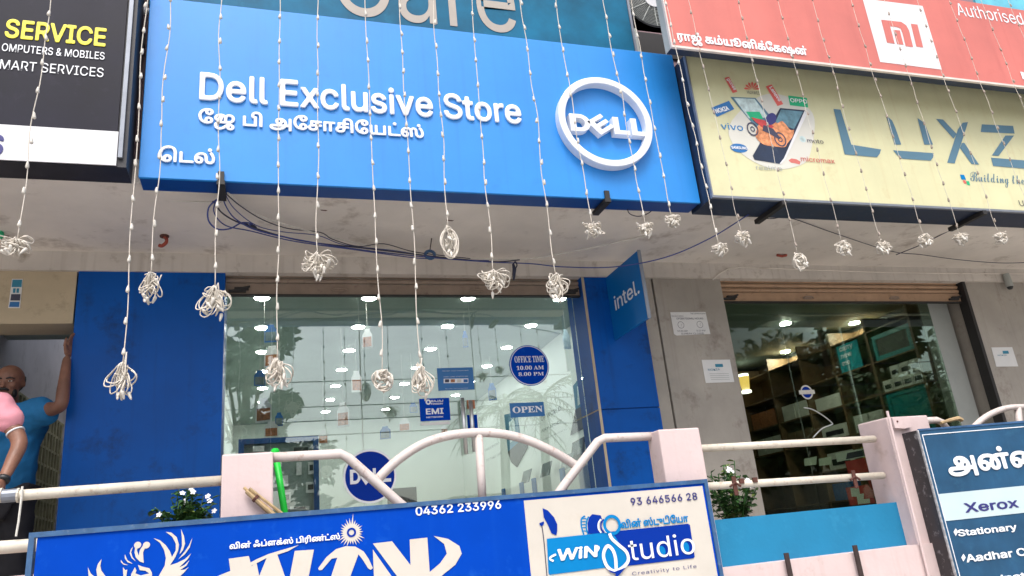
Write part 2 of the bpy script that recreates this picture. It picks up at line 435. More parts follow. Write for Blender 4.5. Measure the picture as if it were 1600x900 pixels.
# ================================================================== ground and building
TZ = 1.30                                    # terrace floor
struct(obj('road', MB().box(-90, 90, -60, 60, -.1, 0), M['pale_ground']))
struct(obj('pavement', MB().box(-20, 25, 3.0, 3.86, .0, .14), M['cement']))
WY, GY, BY = 5.62, 5.85, 5.60                # cladding face, glass, beam face
ZS, ZB = 3.84, 3.70                          # soffit, underside of the beam
bld = thing('shop_building', 'beige two storey shop building with a deep canopy over raised shopfronts', 'building', (3, 8, 0))
obj('canopy_soffit', MB().box(-6, 11, 4.50, BY, ZS, ZS + .16), M['soffit'], bld)
obj('beam', MB().box(-6, 11, BY, 5.95, ZB, ZS + .4), M['beam'], bld)
obj('upper_wall', MB().box(-6, 11, 4.60, 4.8, ZS + .16, 8.2), M['mauve'], bld)
obj('terrace_floor', MB().box(-6, 11, 4.0, 5.9, TZ - .15, TZ), M['cement'], bld)
obj('front_wall', MB().box(-6, 11, 3.98, 4.12, 0, TZ - .15), M['pink_paint'], bld)
# wall pieces at the shopfront plane
XL = -1.238
obj('entrance_wall', MB().box(-6, XL - .012, WY + .01, 5.9, P(50, 505, WY).z, ZB), M['beige_wall'], bld)
obj('entrance_wall', MB().box(-6, -3.4, WY + .01, 5.9, TZ, P(50, 505, WY).z), M['beige_wall'], bld)
ob = obj('blue_cladding', MB().box(XL, -.283, WY, 5.97, TZ, ZB), M['blue_clad'], bld, 'wide blue wall panel between the entrance and the glass')
m2 = MB(); zc = P(990, 638, WY).z
XR0, XR1 = 2.535, 3.085
m2.box(XR0, XR1, WY, 5.97, zc + .006, ZB); m2.box(XR0, XR1, WY, 5.97, TZ, zc - .006); m2.box(XR0 + .01, XR1 - .01, WY + .012, 5.96, zc - .006, zc + .006)
obj('blue_cladding', m2, M['blue_clad'], bld, 'narrow blue wall panel with a joint, right of the glass')
m2 = MB(); m2.box(XR1, 3.200, WY + .012, 5.97, TZ, ZB); m2.box(3.218, 3.895, WY + .008, 5.97, TZ, ZB); m2.box(3.19, 3.23, WY + .05, 5.97, TZ, ZB)
obj('cement_pillar', m2, M['cement'], bld)
obj('cement_pillar', MB().box(6.744, 11, WY + .008, 5.97, TZ, ZB), M['cement'], bld)
obj('shutter_guide', MB().box(6.705, 6.742, WY - .004, WY + .1, TZ, ZB), M['black_iron'], bld)
m2 = MB().box(2.538, 2.56, GY - .235, GY + .1, TZ, ZB)
obj('door_jamb', m2, M['beige_wall'], bld)
obj('door_jamb', MB().box(6.44, 6.69, GY + .0, GY + .12, TZ, ZB), M['grey_side'], bld)
# soffit blemishes: construction crack and rust stains with a shape of their own
m2 = MB()
pls = Plane((0, 0, ZS), (1, 0, 0), (0, 0, -1))
for (x, y, w) in [(1, 367, .05), (697, 343, .06), (500, 327, .05)]:
    c = PZ(x, y, ZS); m2.add([(c.x, c.y, ZS - .002), (c.x + w, c.y + .005, ZS - .002), (c.x + w * .8, c.y + .022, ZS - .002), (c.x + .008, c.y + .016, ZS - .002)], [(0, 1, 2, 3)])
obj('rust_stain', m2, M['rust'], bld)
# entrance interior: a dim passage with a step, lintel and a jali screen
PXL = Plane((-1.9, 0, 0), (0, 1, 0), (1, 0, 0))
g1 = PXL.hit(94, 665); gy1, gz1 = g1.y, g1.z
obj('passage_wall', MB().box(-2.0, XL, gy1 + .12, gy1 + .22, TZ, 4.2), M['passage_paint'], bld)
obj('passage_wall', MB().box(-2.0, -1.9, 5.9, gy1 + .12, TZ, 4.2), M['passage_paint'], bld)
obj('passage_wall', MB().box(XL, XL + .03, 5.97, gy1 + .2, TZ, 4.2), M['passage_paint'], bld)
obj('passage_lintel', MB().box(-3.4, XL, 5.92, 6.6, P(50, 531, 6.6).z, ZB + .1), M['inner_grey'], bld)
obj('passage_floor', MB().box(-6, XL, 5.9, gy1 + .2, TZ - .1, TZ), M['cement'], bld)  # no ceiling above, left open so sky light brightens the passage
jl = thing('jali_screen', 'olive grey concrete grille on the passage wall behind the man in blue', 'grille', (-1.9, 7, TZ))
m2 = MB(); m3 = MB(); yy = 6.35; k = 0
while yy < gy1 - .03:
    m2.box(-1.898, -1.862, yy, yy + .03, TZ, gz1); yy += .105
zz = TZ + .03
while zz < gz1:
    m2.box(-1.898, -1.866, 6.35, gy1, zz, zz + .022); zz += .15
m3.box(-1.8995, -1.890, 6.35, gy1, TZ, gz1 + .01)
obj('grille', m2, M['jali'], jl); obj('backing', m3, M['dark_olive'], jl)
# shop rooms
obj('shop_ceiling', MB().box(-.45, 3.05, GY + .12, 12.3, 3.74, 3.80), M['ceiling_shaded'], bld)
obj('shop_wall', MB().box(-.55, -.45, GY + .12, 12.3, TZ, 3.8), M['inner_white'], bld)
obj('shop_wall', MB().box(3.05, 3.15, GY + .12, 12.3, TZ, 3.8), M['inner_white'], bld)
obj('shop_wall', MB().box(-.55, 3.15, 12.3, 12.4, TZ, 3.8), M['inner_white'], bld)
obj('shop_floor', MB().box(-.55, 3.15, GY + .05, 12.3, TZ - .05, TZ + .002), M['inner_floor'], bld)
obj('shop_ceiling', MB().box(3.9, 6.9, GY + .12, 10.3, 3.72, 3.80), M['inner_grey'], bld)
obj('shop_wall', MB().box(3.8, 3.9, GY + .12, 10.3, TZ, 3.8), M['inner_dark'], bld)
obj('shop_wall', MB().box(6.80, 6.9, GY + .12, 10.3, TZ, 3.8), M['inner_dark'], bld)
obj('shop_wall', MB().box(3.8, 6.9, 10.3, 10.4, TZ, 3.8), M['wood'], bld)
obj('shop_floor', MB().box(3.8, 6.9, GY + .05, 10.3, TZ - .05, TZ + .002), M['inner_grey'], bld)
obj('side_wall', MB().box(-6, -5.8, 4.8, 12.4, 0, 8), M['cement'], bld); obj('side_wall', MB().box(10.8, 11, 4.8, 12.4, 0, 8), M['cement'], bld)

# ---- rolled shutters
def shutter(x0, x1, m, label, latches, pxs):
    z0 = P(pxs[0], pxs[1], 5.69).z
    t = thing('rolling_shutter', label, 'shutter', ((x0 + x1) / 2, 5.69, z0))
    mb = MB(); n = 4; h = (ZB - z0 - .03) / n
    prof = []
    mb.box(x0, x1, 5.675, 5.70, z0, z0 + .085)                              # bottom bar
    z = z0 + .09
    while z < ZB + .02:
        mb.tube([(x0, 5.69, z + .022), (x1, 5.69, z + .022)], .021, 10); z += .046
    obj('slats', mb, m, t, smooth=False)
    mb = MB().box(x0, x1, 5.662, 5.70, z0 - .012, z0 - .001)
    obj('bottom_rail', mb, M['black_iron'], t)
    for lx in latches:
        c = P(lx, pxs[1] - 8, 5.67); mb = MB()
        mb.tube([(c.x - .06, 5.666, z0 + .03), (c.x - .04, 5.655, z0 + .042), (c.x + .04, 5.655, z0 + .042), (c.x + .06, 5.666, z0 + .03)], .007, 6)
        mb.box(c.x - .045, c.x + .045, 5.664, 5.674, z0 + .022, z0 + .034); obj('handle', mb, M['shutter'], t)
    for lx in (x0 + .09, x1 - .09):
        mb = MB().box(lx - .07, lx + .05, 5.655, 5.674, z0 + .012, z0 + .03); mb.box(lx - .03, lx + .07, 5.652, 5.674, z0 + .03, z0 + .05); mb.tube([(lx - .06, 5.66, z0 + .02), (lx + .08, 5.65, z0 + .055)], .008, 6)
        obj('lock', mb, M['black_iron'], t)
    return t
shutter(-.28, 2.53, M['shutter'], 'brown steel rolling shutter raised above the bright glass shopfront', (530, 745), (655, 462))
shutter(3.90, 6.69, M['shutter_tan'], 'tan steel rolling shutter raised above the dark phone shop glass', (1262, 1396), (1300, 472))

# ---- glass shopfronts
G = PY(GY)
def pane(parent, x0, x1, m, z1=3.70):
    return obj('pane', MB().box(x0 + .004, x1 - .004, GY, GY + .010, TZ, z1), m, parent)
sf = thing('glass_shopfront', 'bright frameless glass shopfront with blue stickers and a steel door handle', 'shopfront', (1.1, GY, TZ))
for a, b in ((-.29, .70), (.70, 1.60), (1.60, 2.538)): pane(sf, a, b, M['glass_clear'])
mb = MB()
for x, a, b in ((722, 622, 710), (735, 626, 706)):
    p, q = P(x, a, GY - .05), P(x, b, GY - .05); mb.tube([(p.x, GY - .05, p.z), (p.x, GY - .05, q.z)], .016, 10)
    for z in (p.z - .06, q.z + .06): mb.tube([(p.x, GY - .05, z), (p.x, GY, z)], .01, 8)
obj('door_handle', mb, M['steel'], sf, smooth=True)
def sticker_rect(name, x0, y0, x1, y1, m, label=None, d=.003, par=None):
    a0, b0 = G.ab(x0, y1); a1, b1 = G.ab(x1, y0)
    return obj(name, MB().obox(G, a0, a1, b0, b1, .0005, d), m, par or sf, label)
# round opening-hours sticker
c = G.ab(827, 571); r = .172
st = obj('hours_sticker', MB().disc(G, c, r, .003), M['print_blue'], sf, 'round blue office time sticker')
obj('sticker_ring', MB().ring(G, c, r * .965, r * .93, .005), M['letter_white'], st)
def ser(s):   # bold serif letterforms
    o = ''
    for ch in s:
        if 'A' <= ch <= 'Z': o += chr(0x1D400 + ord(ch) - 65)
        elif 'a' <= ch <= 'z': o += chr(0x1D41A + ord(ch) - 97)
        elif '0' <= ch <= '9': o += chr(0x1D7CE + ord(ch) - 48)
        else: o += ch
    return o
txt(st, 'lettering', ser('OFFICE TIME'), G, (804, 567), (849, 556), M['letter_white'], d=.006, mode='ink', off=.01)
txt(st, 'lettering', ser('10.00 AM'), G, (807, 578.5), (849, 571), M['letter_white'], d=.006, mode='ink', off=.01)
txt(st, 'lettering', ser('8.00 PM'), G, (810, 588), (849, 581), M['letter_white'], d=.006, mode='ink', off=.01)
st = sticker_rect('open_sticker', 798, 628, 849, 652.5, M['frame_blue'], 'blue OPEN sticker')
M['frame_blue2'] = mat('sticker_blue', (.02, .15, .40), .45, .06, 8); st.data.materials[0] = M['frame_blue2']
txt(st, 'lettering', ser('OPEN'), G, (801, 646), (847, 634), M['letter_white'], d=.006, mode='ink', off=.015)
st = sticker_rect('payment_sticker', 685, 574, 738.5, 610.5, M['frame_blue2'], 'blue payment cards sticker')
txt(st, 'lettering', 'PROTECT YOUR  SCREEN FIRST', G, (691, 580.6), (732, 578.4), M['letter_white'], d=.005)
txt(st, 'lettering', 'CREDIT CARDS ACCEPTED HERE', G, (693, 589.8), (731, 587.4), M['letter_white'], d=.005)
obj('card_strip', MB().px(G, [(693, 592), (731.5, 591.5), (731.5, 598.5), (693, 599)], .005), M['letter_white'], st)
mb = MB()
for k, x in enumerate((695, 704, 714, 724)):
    obj('card_mark', MB().px(G, [(x, 593), (x + 6.5, 592.9), (x + 6.5, 597.5), (x, 597.7)], .007), M[('ink', 'card_red', 'wire_white', 'card_blue')[k]], st)
txt(st, 'lettering', 'No cash? No worries here', G, (696, 608.2), (731, 606), M['letter_white'], d=.005)
st = sticker_rect('finance_sticker', 657, 621.5, 701.5, 658.5, M['print_blue'], 'blue EMI network sticker')
sticker_rect('white_band', 657.5, 658.5, 702.5, 665, M['paper'], None)
txt(st, 'lettering', 'BAJAJ', G, (673.5, 628.6), (692, 624.6), M['letter_white'], d=.005, off=.03)
txt(st, 'lettering', 'FINSERV', G, (673.5, 632.8), (692, 629.3), M['letter_white'], d=.005, off=.03)
obj('round_mark', MB().ring(G, G.ab(669, 628.5), .021, .009, .005), M['letter_white'], st)
txt(st, 'lettering', 'EMI', G, (665.5, 648), (692.5, 637.5), M['letter_white'], d=.005, off=.03)
txt(st, 'lettering', 'NETWORK', G, (666, 653.6), (692.5, 650), M['letter_white'], d=.005, off=.03)
st = sticker_rect('push_sticker', 732, 648, 745, 682, M['print_blue'], 'blue vertical PUSH sticker')
for k, ch in enumerate('PUSH'):
    y = 657 + k * 9; txt(st, 'lettering', ch, G, (735.2 + k * .35, y), (739.2 + k * .35, y - 6), M['letter_white'], d=.005, off=.02)
sticker_rect('photo_sticker', 730, 625, 741.5, 639, M['card_red'])
c = G.ab(578, 744)
st = obj('round_logo', MB().disc(G, c, .185, .003), M['deep_blue'], sf, 'round dark blue logo sticker with a white rim')
obj('rim', MB().ring(G, c, .195, .18, .005), M['letter_white'], st)
def dell(parent, pl, ab, d, ext, m, name='logo_letters'):
    """four slab letters with the tilted E; ab maps unit coordinates (0..4, 0..1) to the plane"""
    mb = MB()
    def put(pts): mb.poly(pl, [ab(x, y) for x, y in pts], d + ext, ext if ext else 0)
    n = 14; out = [(0, 0), (.42, 0)] + [(.42 + .5 * math.sin(t), .5 - .5 * math.cos(t)) for t in [math.pi * k / n for k in range(n + 1)]][1:] + [(0, 1)]
    inn = [(.27, .22)] + [(.42 + .26 * math.sin(math.pi * k / n), .5 - .28 * math.cos(math.pi * k / n)) for k in range(n + 1)] + [(.27, .78)]
    put(out + [(0, .5), (.27, .5)] + inn[::-1][0:1] + inn[1:-1][::-1] + inn[0:1] + [(.27, .49), (0, .49)])
    def e(x, y): # E rotated about 38 degrees
        a = math.radians(38); x, y = (x - .42) * 1.0, (y - .5) * .92
        return (1.38 + x * math.cos(a) - y * math.sin(a), .5 + x * math.sin(a) + y * math.cos(a))
    put([e(*p) for p in [(0, 0), (.85, 0), (.85, .22), (.27, .22), (.27, .39), (.85, .39), (.85, .61), (.27, .61), (.27, .78), (.85, .78), (.85, 1), (0, 1)]])
    for x in (1.98, 2.82): put([(x, 0), (x + .74, 0), (x + .74, .24), (x + .27, .24), (x + .27, 1), (x, 1)])
    return obj(name, mb, m, parent)
a0, b0 = c[0] - .145, c[1] - .05
dell(st, G, lambda x, y: (a0 + x * .084, b0 + y * .105), .006, 0, M['letter_white'])

sf2 = thing('glass_shopfront', 'dark glass front of the phone shop with shelves of boxes behind', 'shopfront', (5.3, GY, TZ))
for a, b in ((3.895, 4.62), (4.62, 5.29), (5.29, 6.44)): pane(sf2, a, b, M['glass_dark'])
c = G.ab(1260, 613)
st = obj('round_sticker', MB().disc(G, c, .055, .003), M['deep_blue'], sf2); obj('rim', MB().ring(G, c, .066, .052, .005), M['wire_white'], st)
obj('sticker_band', MB().obox(G, c[0] - .085, c[0] + .085, c[1] - .018, c[1] + .02, .006, .008), M['wire_white'], st)

# ---- ceiling lights
def downlight(p, label, m, group):
    t = thing('ceiling_light', label, 'ceiling light', p, group)
    obj('lamp', MB().lathe(p, [(.056, -.012), (.056, 0)], 20), m, t); obj('rim', MB().lathe(p, [(.070, -.007), (.070, 0)], 20), M['paper'], t)
for i in range(7):
    for j in range(4):
        downlight(Vector((-.03 + .875 * j, 6.28 + .86 * i, 3.738)), 'round white downlight, %s from left in %s row behind the bright shop glass' % (ORD[j], ORD[i]), M['lamp'], 'downlights in the bright shop')
for i, (x, y) in enumerate(((1227, 505), (1335, 504), (1227, 549))):
    downlight(PZ(x, y, 3.715), ('round downlight left of the seam in the dark phone shop', 'round downlight beside the lit shelf top in the dark phone shop', 'farther round downlight low over the shelves in the dark phone shop')[i], M['lamp_dim'], 'downlights in the phone shop')

# ================================================================== inside the bright shop
rk = thing('display_rack', 'blue framed display rack with small boxed accessories inside the bright shop', 'display rack', P(430, 740, 8.0))
RP = PY(8.0)
a0, b1 = RP.ab(373, 688); a1 = RP.ab(497, 681)[0]
mb = border(MB(), RP, a0, a1, TZ, b1, .05, 0, .06); obj('frame', mb, mat('rack_blue', (.01, .07, .25), .4, .08, 6), rk)
obj('back_panel', MB().obox(RP, a0 + .05, a1 - .05, TZ + .05, b1 - .05, -.03, 0), M['inner_grey'], rk)
for i, (x, y, w, h, dk) in enumerate([(425, 710, 26, 7, 1), (428, 724, 25, 12, 1), (467, 733, 8, 19, 0), (486, 732, 9, 18, 1), (446, 752, 8, 16, 0), (485, 762, 14, 16, 1), (448, 778, 12, 16, 1), (470, 703, 22, 6, 1), (404, 702, 18, 8, 0), (468, 794, 30, 5, 1)]):
    bx = obj('accessory', MB().px(RP, [(x - w / 2, y - h / 2), (x + w / 2, y - h / 2 - .6), (x + w / 2, y + h / 2), (x - w / 2, y + h / 2 + .6)], .04, .035), M['paper'] if i != 7 else M['laptop_black'], rk)
    if dk: obj('blister', MB().px(RP, [(x - w * .3, y - h * .25), (x + w * .3, y - h * .3), (x + w * .3, y + h * .2), (x - w * .3, y + h * .25)], .046), M['laptop_black'], bx)
# wall posters along the right side wall (plane X = 3.05)
RW = Plane((3.05, 0, 0), (0, -1, 0), (-1, 0, 0))
def laptop_poster(label, back, base, screen):
    t = thing('wall_poster', label, 'poster', RW.hit(*base[0]))
    obj('lid', MB().px(RW, back, .012, .01), mat('poster_teal', (.012, .16, .27), .4, .1, 6), t)
    obj('screen', MB().px(RW, screen, .016), M['pale_art'], t)
    obj('keyboard', MB().px(RW, base, .014, .01), M['laptop_black'], t)
laptop_poster('cut-out laptop poster on side wall behind the open sticker', [(789, 648), (808, 643), (815, 690), (795, 706)], [(795, 706), (815, 688), (827, 685), (825, 700), (809, 730), (800, 722)], [(797, 660), (805, 653), (808, 685), (799, 692)])
laptop_poster('cut-out laptop poster high on side wall beside the glass edge', [(897, 603), (909, 587), (914, 636), (901, 640)], [(901, 640), (914, 633), (918, 667), (893, 680)], [(904, 604), (909, 600), (910, 630), (905, 634)])
t = thing('wall_poster', 'dark square screen poster low on side wall by glass edge', 'poster', RW.hit(905, 700))
obj('panel', MB().px(RW, [(896, 692), (914, 682), (914, 718), (893, 720)], .012, .01), M['laptop_black'], t); obj('screen', MB().px(RW, [(897.5, 694), (912.5, 685), (912.5, 708), (896, 712)], .016), M['screen_grey'], t)
wl = thing('wall_lettering', 'grey slogan lettering on the white side wall inside the bright shop', 'lettering', RW.hit(860, 660))
for body, bl, tr in (('OF WORLD', (846, 658), (876, 634)), ('ANY MODE', (846, 676), (878, 655)), ('FROM WORK TO PLAY', (850, 686), (886, 671)), ('FREEDOM', (758, 706), (780, 690)), ('TO TAKE OFF', (760, 722), (784, 706))):
    txt(wl, 'line', body, RW, bl, tr, M['inner_grey'], d=.003)
ct = thing('display_counter', 'long white counter with blue uprights along the side wall of bright shop', 'counter', (2.75, 8, TZ))
CP = Plane((2.62, 0, 0), (0, -1, 0), (-1, 0, 0))
zt = CP.hit(860, 742).z
obj('counter_body', MB().box(2.62, 3.04, 6.4, 10.4, TZ, zt), M['inner_white'], ct)
for x in (786, 815, 835, 881):
    p = CP.hit(x, 745); obj('upright', MB().box(2.60, 2.619, p.y - .05, p.y + .05, zt - .22, zt + .02), M['frame_blue2'], ct)
for k, (x, lab) in enumerate(((811, 'small open laptop on white counter behind arch post'), (842, 'larger open laptop on the white counter below the slogan'), (782, 'farthest open laptop on the white counter'))):
    p = CP.hit(x, 735); y = p.y; t = thing('laptop', lab, 'laptop', (2.8, y, zt), 'laptops on the counter')
    obj('keyboard', MB().box(2.66, 2.88, y - .15, y + .15, zt, zt + .015), M['steel'], t)
    mb = MB().add([(2.88, y - .15, zt + .016), (2.88, y + .15, zt + .016), (2.95, y + .15, zt + .22), (2.95, y - .15, zt + .22), (2.89, y - .15, zt + .016), (2.89, y + .15, zt + .016), (2.96, y + .15, zt + .22), (2.96, y - .15, zt + .22)], [(0, 1, 2, 3), (7, 6, 5, 4), (0, 4, 5, 1), (1, 5, 6, 2), (2, 6, 7, 3), (3, 7, 4, 0)])
    obj('screen', mb, M['screen_grey'], t)
# desk and monitor toward the back
t = thing('reception_desk', 'pale reception desk at the back of the bright shop', 'desk', (1.3, 10.6, TZ))
obj('desk_body', MB().box(.7, 2.0, 10.4, 11.0, TZ, TZ + .75), M['inner_white'], t); obj('desk_top', MB().box(.66, 2.04, 10.36, 11.04, TZ + .75, TZ + .79), M['wood'], t)
t = thing('monitor', 'black flat monitor low behind the round logo sticker', 'monitor', P(632, 778, 7.6))
p = P(632, 777, 7.6)
obj('screen', MB().box(p.x - .16, p.x + .12, 7.6, 7.63, p.z - .12, p.z + .09), M['laptop_black'], t); obj('stand', MB().box(p.x - .03, p.x + .01, 7.60, 7.64, TZ + .75, p.z - .12), M['laptop_black'], t)
obj('foot', MB().box(p.x - .12, p.x + .1, 7.54, 7.72, TZ + .74, TZ + .75), M['laptop_black'], t)
t = thing('monitor_table', 'small white table carrying the black monitor in bright shop', 'table', (p.x, 7.65, TZ)); obj('tabletop', MB().box(p.x - .35, p.x + .35, 7.4, 7.9, TZ + .71, TZ + .74), M['inner_white'], t)
for sx in (-.32, .32):
    for sy in (7.43, 7.87): obj('leg', MB().box(p.x + sx - .02, p.x + sx + .02, sy - .02, sy + .02, TZ, TZ + .71), M['steel'], t)
# dangling bottle-shaped cards on threads
DG = [(423, 521, 20, 30, 6.6, 'card_blue', 'small dark blue hanging card, topmost at the left of bright shop'),
      (425, 557, 25, 36, 6.6, 'card_red', 'brown picture hanging card right behind the tangled cord at left'),
      (406, 591, 18, 26, 7.0, 'card_blue', 'blue hanging card just left of the tangled cord'),
      (412, 641, 27, 40, 6.3, 'card_red', 'large white hanging card with orange picture, lower left of bright shop'),
      (436, 655, 12, 22, 7.4, 'card_blue', 'narrow blue hanging card behind the large white one'),
      (424, 671, 22, 26, 7.0, 'card_red', 'gold picture hanging card above the display rack'),
      (574, 529, 16, 32, 6.4, 'card_red', 'brown hanging card beside the first glass seam near the top'),
      (557, 596, 16, 34, 7.6, 'card_red', 'pale hanging card left of the middle tangled cord'),
      (536, 648, 20, 40, 7.2, 'card_red', 'tall pale hanging card low in the left glass pane'),
      (505, 683, 15, 22, 7.8, 'card_red', 'small pale hanging card lowest in the left glass pane'),
      (602, 676, 17, 20, 7.8, 'card_blue', 'pale blue hanging card above the round logo sticker'),
      (632, 664, 18, 20, 8.2, 'card_red', 'red picture hanging card left of the finance sticker'),
      (646, 637, 12, 16, 8.2, 'card_blue', 'faint blue hanging card touching the finance sticker'),
      (694, 672, 13, 14, 8.0, 'card_red', 'tiny brown hanging card under the finance sticker'),
      (727, 530, 8, 26, 6.6, 'card_blue', 'thin blue hanging card edge-on by the second seam'),
      (769, 612, 12, 26, 8.4, 'card_blue', 'dark blue hanging card right of the payment sticker'),
      (885, 530, 12, 30, 6.5, 'pale_art', 'silvery hanging card under the right tangled cord')]
for (x, y, w, h, Y, mk, lab) in DG:
    pl = PY(Y); a, b = pl.ab(x, y); s = pl.ab(x + 1, y)[0] - pl.ab(x, y)[0]; w *= s; h *= s
    t = thing('hanging_card', lab, 'hanging card', (a, Y, b + h / 2), 'cards hanging in the bright shop')
    prof = [(-.5, -.5), (.5, -.5), (.5, .18), (.28, .36), (.26, .5), (-.26, .5), (-.28, .36), (-.5, .18)]
    yaw = random.uniform(-.5, .5); q = Plane((a, Y, b), (math.cos(yaw), math.sin(yaw), 0), (math.sin(yaw), -math.cos(yaw), 0))
    obj('card', MB().poly(q, [(u * w, v * h) for u, v in prof], .002, .004), M['paper'] if mk == 'card_red' else M[mk], t)
    obj('picture', MB().poly(q, [(u * w, v * h) for u, v in [(-.42, -.42), (.42, -.42), (.42, .08), (-.42, .08)]], .005), M[mk if mk != 'card_blue' else 'screen_grey'], t)
    obj('thread', MB().tube([(a, Y, b + h / 2), (a, Y, 3.738)], .0015, 4), M['wire_white'], t)

# ================================================================== inside the phone shop
sh = thing('wall_shelving', 'tall brown wooden shelving along the right wall of the dark phone shop', 'shelving', (6.6, 8, TZ))
YS_ = [6.12, 6.75, 7.35, 7.95, 8.6, 9.3, 10.1]; ZSH = [1.35, 1.75, 2.1, 2.45, 2.8, 3.15, 3.5]
obj('back_board', MB().box(6.775, 6.795, 6.1, 10.2, TZ, 3.66), M['wood'], sh)
for y in YS_: obj('upright', MB().box(6.42, 6.775, y - .015, y + .015, TZ, 3.66), M['wood'], sh)
for z in ZSH:
    mb = MB()
    for k in range(len(YS_) - 1): mb.box(6.425, 6.77, YS_[k] + .015, YS_[k + 1] - .015, z - .014, z)
    obj('shelf', mb, M['wood'], sh)
SP = Plane((6.46, 0, 0), (0, -1, 0), (-1, 0, 0))
t = thing('shelf_poster', 'teal poster with white wording upright on top shelf of phone shop', 'poster', (6.46, 7.0, 3.15))
def yb(k, f): return YS_[k] + (YS_[k + 1] - YS_[k]) * f
pa = [(-yb(1, .88), 3.153), (-yb(1, .30), 3.153), (-yb(1, .30), 3.47), (-yb(1, .88), 3.47)]
obj('panel', MB().poly(SP, pa, .012, .01), mat('poster_cyan', (.006, .30, .36), .4, .05, 6), t)
for k, wd in enumerate(('carry', 'new', 'me')):
    a0 = -yb(1, .80); z = 3.40 - k * .085
    me = txt(t, 'lettering', wd, SP, SP_bl := (0, 0), (0.22 if k == 0 else .18 if k == 1 else .12, .06), M['letter_white'], d=.016, rot=0.0, off=.02)
    for v in me.data.vertices: pass
    o_, z_ = SP.ab(0, 0); me.data.transform(Matrix.Translation(SP.u * (a0 - o_) + Vector((0, 0, z - z_))))
def teal_frame(label, k, z, h, solid):
    t = thing('teal_panel', label, 'panel', (6.46, yb(k, .5), z))
    a0, a1 = -yb(k, .92), -yb(k, .06)
    obj('frame', border(MB(), SP, a0, a1, z + .003, z + h, .045, 0, .02), M['teal_board'], t)
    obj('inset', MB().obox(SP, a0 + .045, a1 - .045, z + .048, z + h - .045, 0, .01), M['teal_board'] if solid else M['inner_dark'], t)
teal_frame('teal framed display panel on top shelf beside the wording poster', 0, 3.15, .28, False)
teal_frame('teal display panel on middle shelf nearest the glass', 0, 2.45, .33, True)
teal_frame('lower teal display panel nearest the glass under the other', 0, 2.1, .30, False)
teal_frame('lowest teal display panel behind the parapet pillar', 0, 1.75, .30, True)
bi = 0
def boxes(k, z, n, f0, f1, h, m, lab, rows=1, face=None):
    for r_ in range(rows):
        for i in range(n - r_ * (n // 3)):
            y0 = yb(k, f0 + (f1 - f0) * i / n); y1 = yb(k, f0 + (f1 - f0) * (i + .92) / n)
            t = thing('product_box', lab, 'box', (6.58, (y0 + y1) / 2, z + r_ * h), 'boxed goods on the dim shelves')
            obj('carton', MB().box(6.45, 6.70, y0, y1, z + r_ * h + .001, z + (r_ + .97) * h), m, t)
            if face: obj('picture', MB().box(6.446, 6.449, y0 + (y1 - y0) * .15, y0 + (y1 - y0) * .85, z + (r_ + .25) * h, z + (r_ + .6) * h), face, t)
boxes(0, 2.80, 4, .05, .95, .13, M['box_white'], 'small white product box with dark picture, stacked near shelf front', 2, M['laptop_black'])
boxes(1, 2.45, 2, .1, .9, .2, M['box_white'], 'pale box on middle shelf left of the teal panels')
boxes(1, 2.10, 2, .1, .9, .2, M['box_yellow'], 'yellow box on the shelf left of the teal panels')
boxes(2, 2.45, 1, .1, .9, .16, M['box_white'], 'long white printer box under the round sticker', 1, M['laptop_black'])
boxes(2, 2.10, 1, .1, .9, .2, M['box_white'], 'long white box on the shelf below the printer box', 1, M['laptop_black'])
boxes(2, 2.80, 1, .1, .9, .16, M['box_white'], 'long pale box high in the third shelf bay')
boxes(3, 2.80, 2, .1, .9, .2, M['box_white'], 'pale box in the fourth shelf bay, upper shelf')
boxes(3, 2.45, 3, .1, .9, .2, M['wood'], 'brown carton in the fourth shelf bay')
boxes(2, 1.75, 4, .1, .9, .2, M['card_blue'], 'blue carton on a low shelf of the phone shop', 1)
boxes(1, 1.75, 3, .1, .9, .22, M['red_print'], 'red carton on a low shelf of the phone shop', 1)
boxes(4, 2.80, 3, .1, .9, .22, M['card_red'], 'brown printed carton far along the shelves', 1)
boxes(4, 2.45, 3, .1, .9, .22, M['box_white'], 'pale carton far along the shelves', 1)
lp = thing('yellow_lamp', 'small lit yellow wall lamp at the left edge of the phone shop', 'lamp', P(1164, 600, 9.0))
p = P(1164, 601, 9.0)
obj('shade', MB().lathe((p.x, 9.0, p.z - .09), [(.05, 0), (.075, .2)], 14), emit('amber', (1, .62, .12), .8), lp)
for dz in (-.1, .13): obj('tube', MB().lathe((p.x, 9.0, p.z + dz), [(.07, -.015), (.07, .015)], 14), emit('tube_light', (1, .97, .85), 3), lp)
# red and white notice boards low behind the glass, each leaning on the pane
GI = PY(GY + .03)
t = thing('notice_board', 'red and white notice leaning inside phone shop glass below the rail', 'notice', P(1330, 765, GY + .03))
obj('panel', MB().px(GI, [(1321, 762), (1356, 757), (1368, 786), (1328, 790)], .004, .004), M['red_print'], t)
obj('white_shape', MB().px(GI, [(1328, 763), (1341, 761), (1343, 772), (1349, 771), (1349, 780), (1358, 779), (1359, 786), (1340, 788), (1338, 776), (1330, 776)], .006), M['paper'], t)
t = thing('notice_board', 'red banner behind the lower rail with dark top, inside phone shop', 'notice', P(1335, 725, GY + .03))
obj('panel', MB().px(GI, [(1320, 721), (1352, 715), (1358, 737), (1326, 742)], .004, .004), M['red_print'], t)
obj('dark_strip', MB().px(GI, [(1305, 709), (1350, 700), (1353, 713), (1308, 722)], .004, .004), M['paper'], t)
obj('dark_screen', MB().px(GI, [(1323, 708), (1349, 703), (1351, 712), (1321, 718)], .006), M['ink'], t)
t = thing('paper_strip', 'white printed strips lying inside phone shop between the two rails', 'paper', P(1275, 722, GY + .03))
for x in (1256, 1279): obj('strip', MB().px(GI, [(x, 717), (x + 20, 713), (x + 19, 726), (x + 1, 728)], .003, .003), M['box_white'], t)

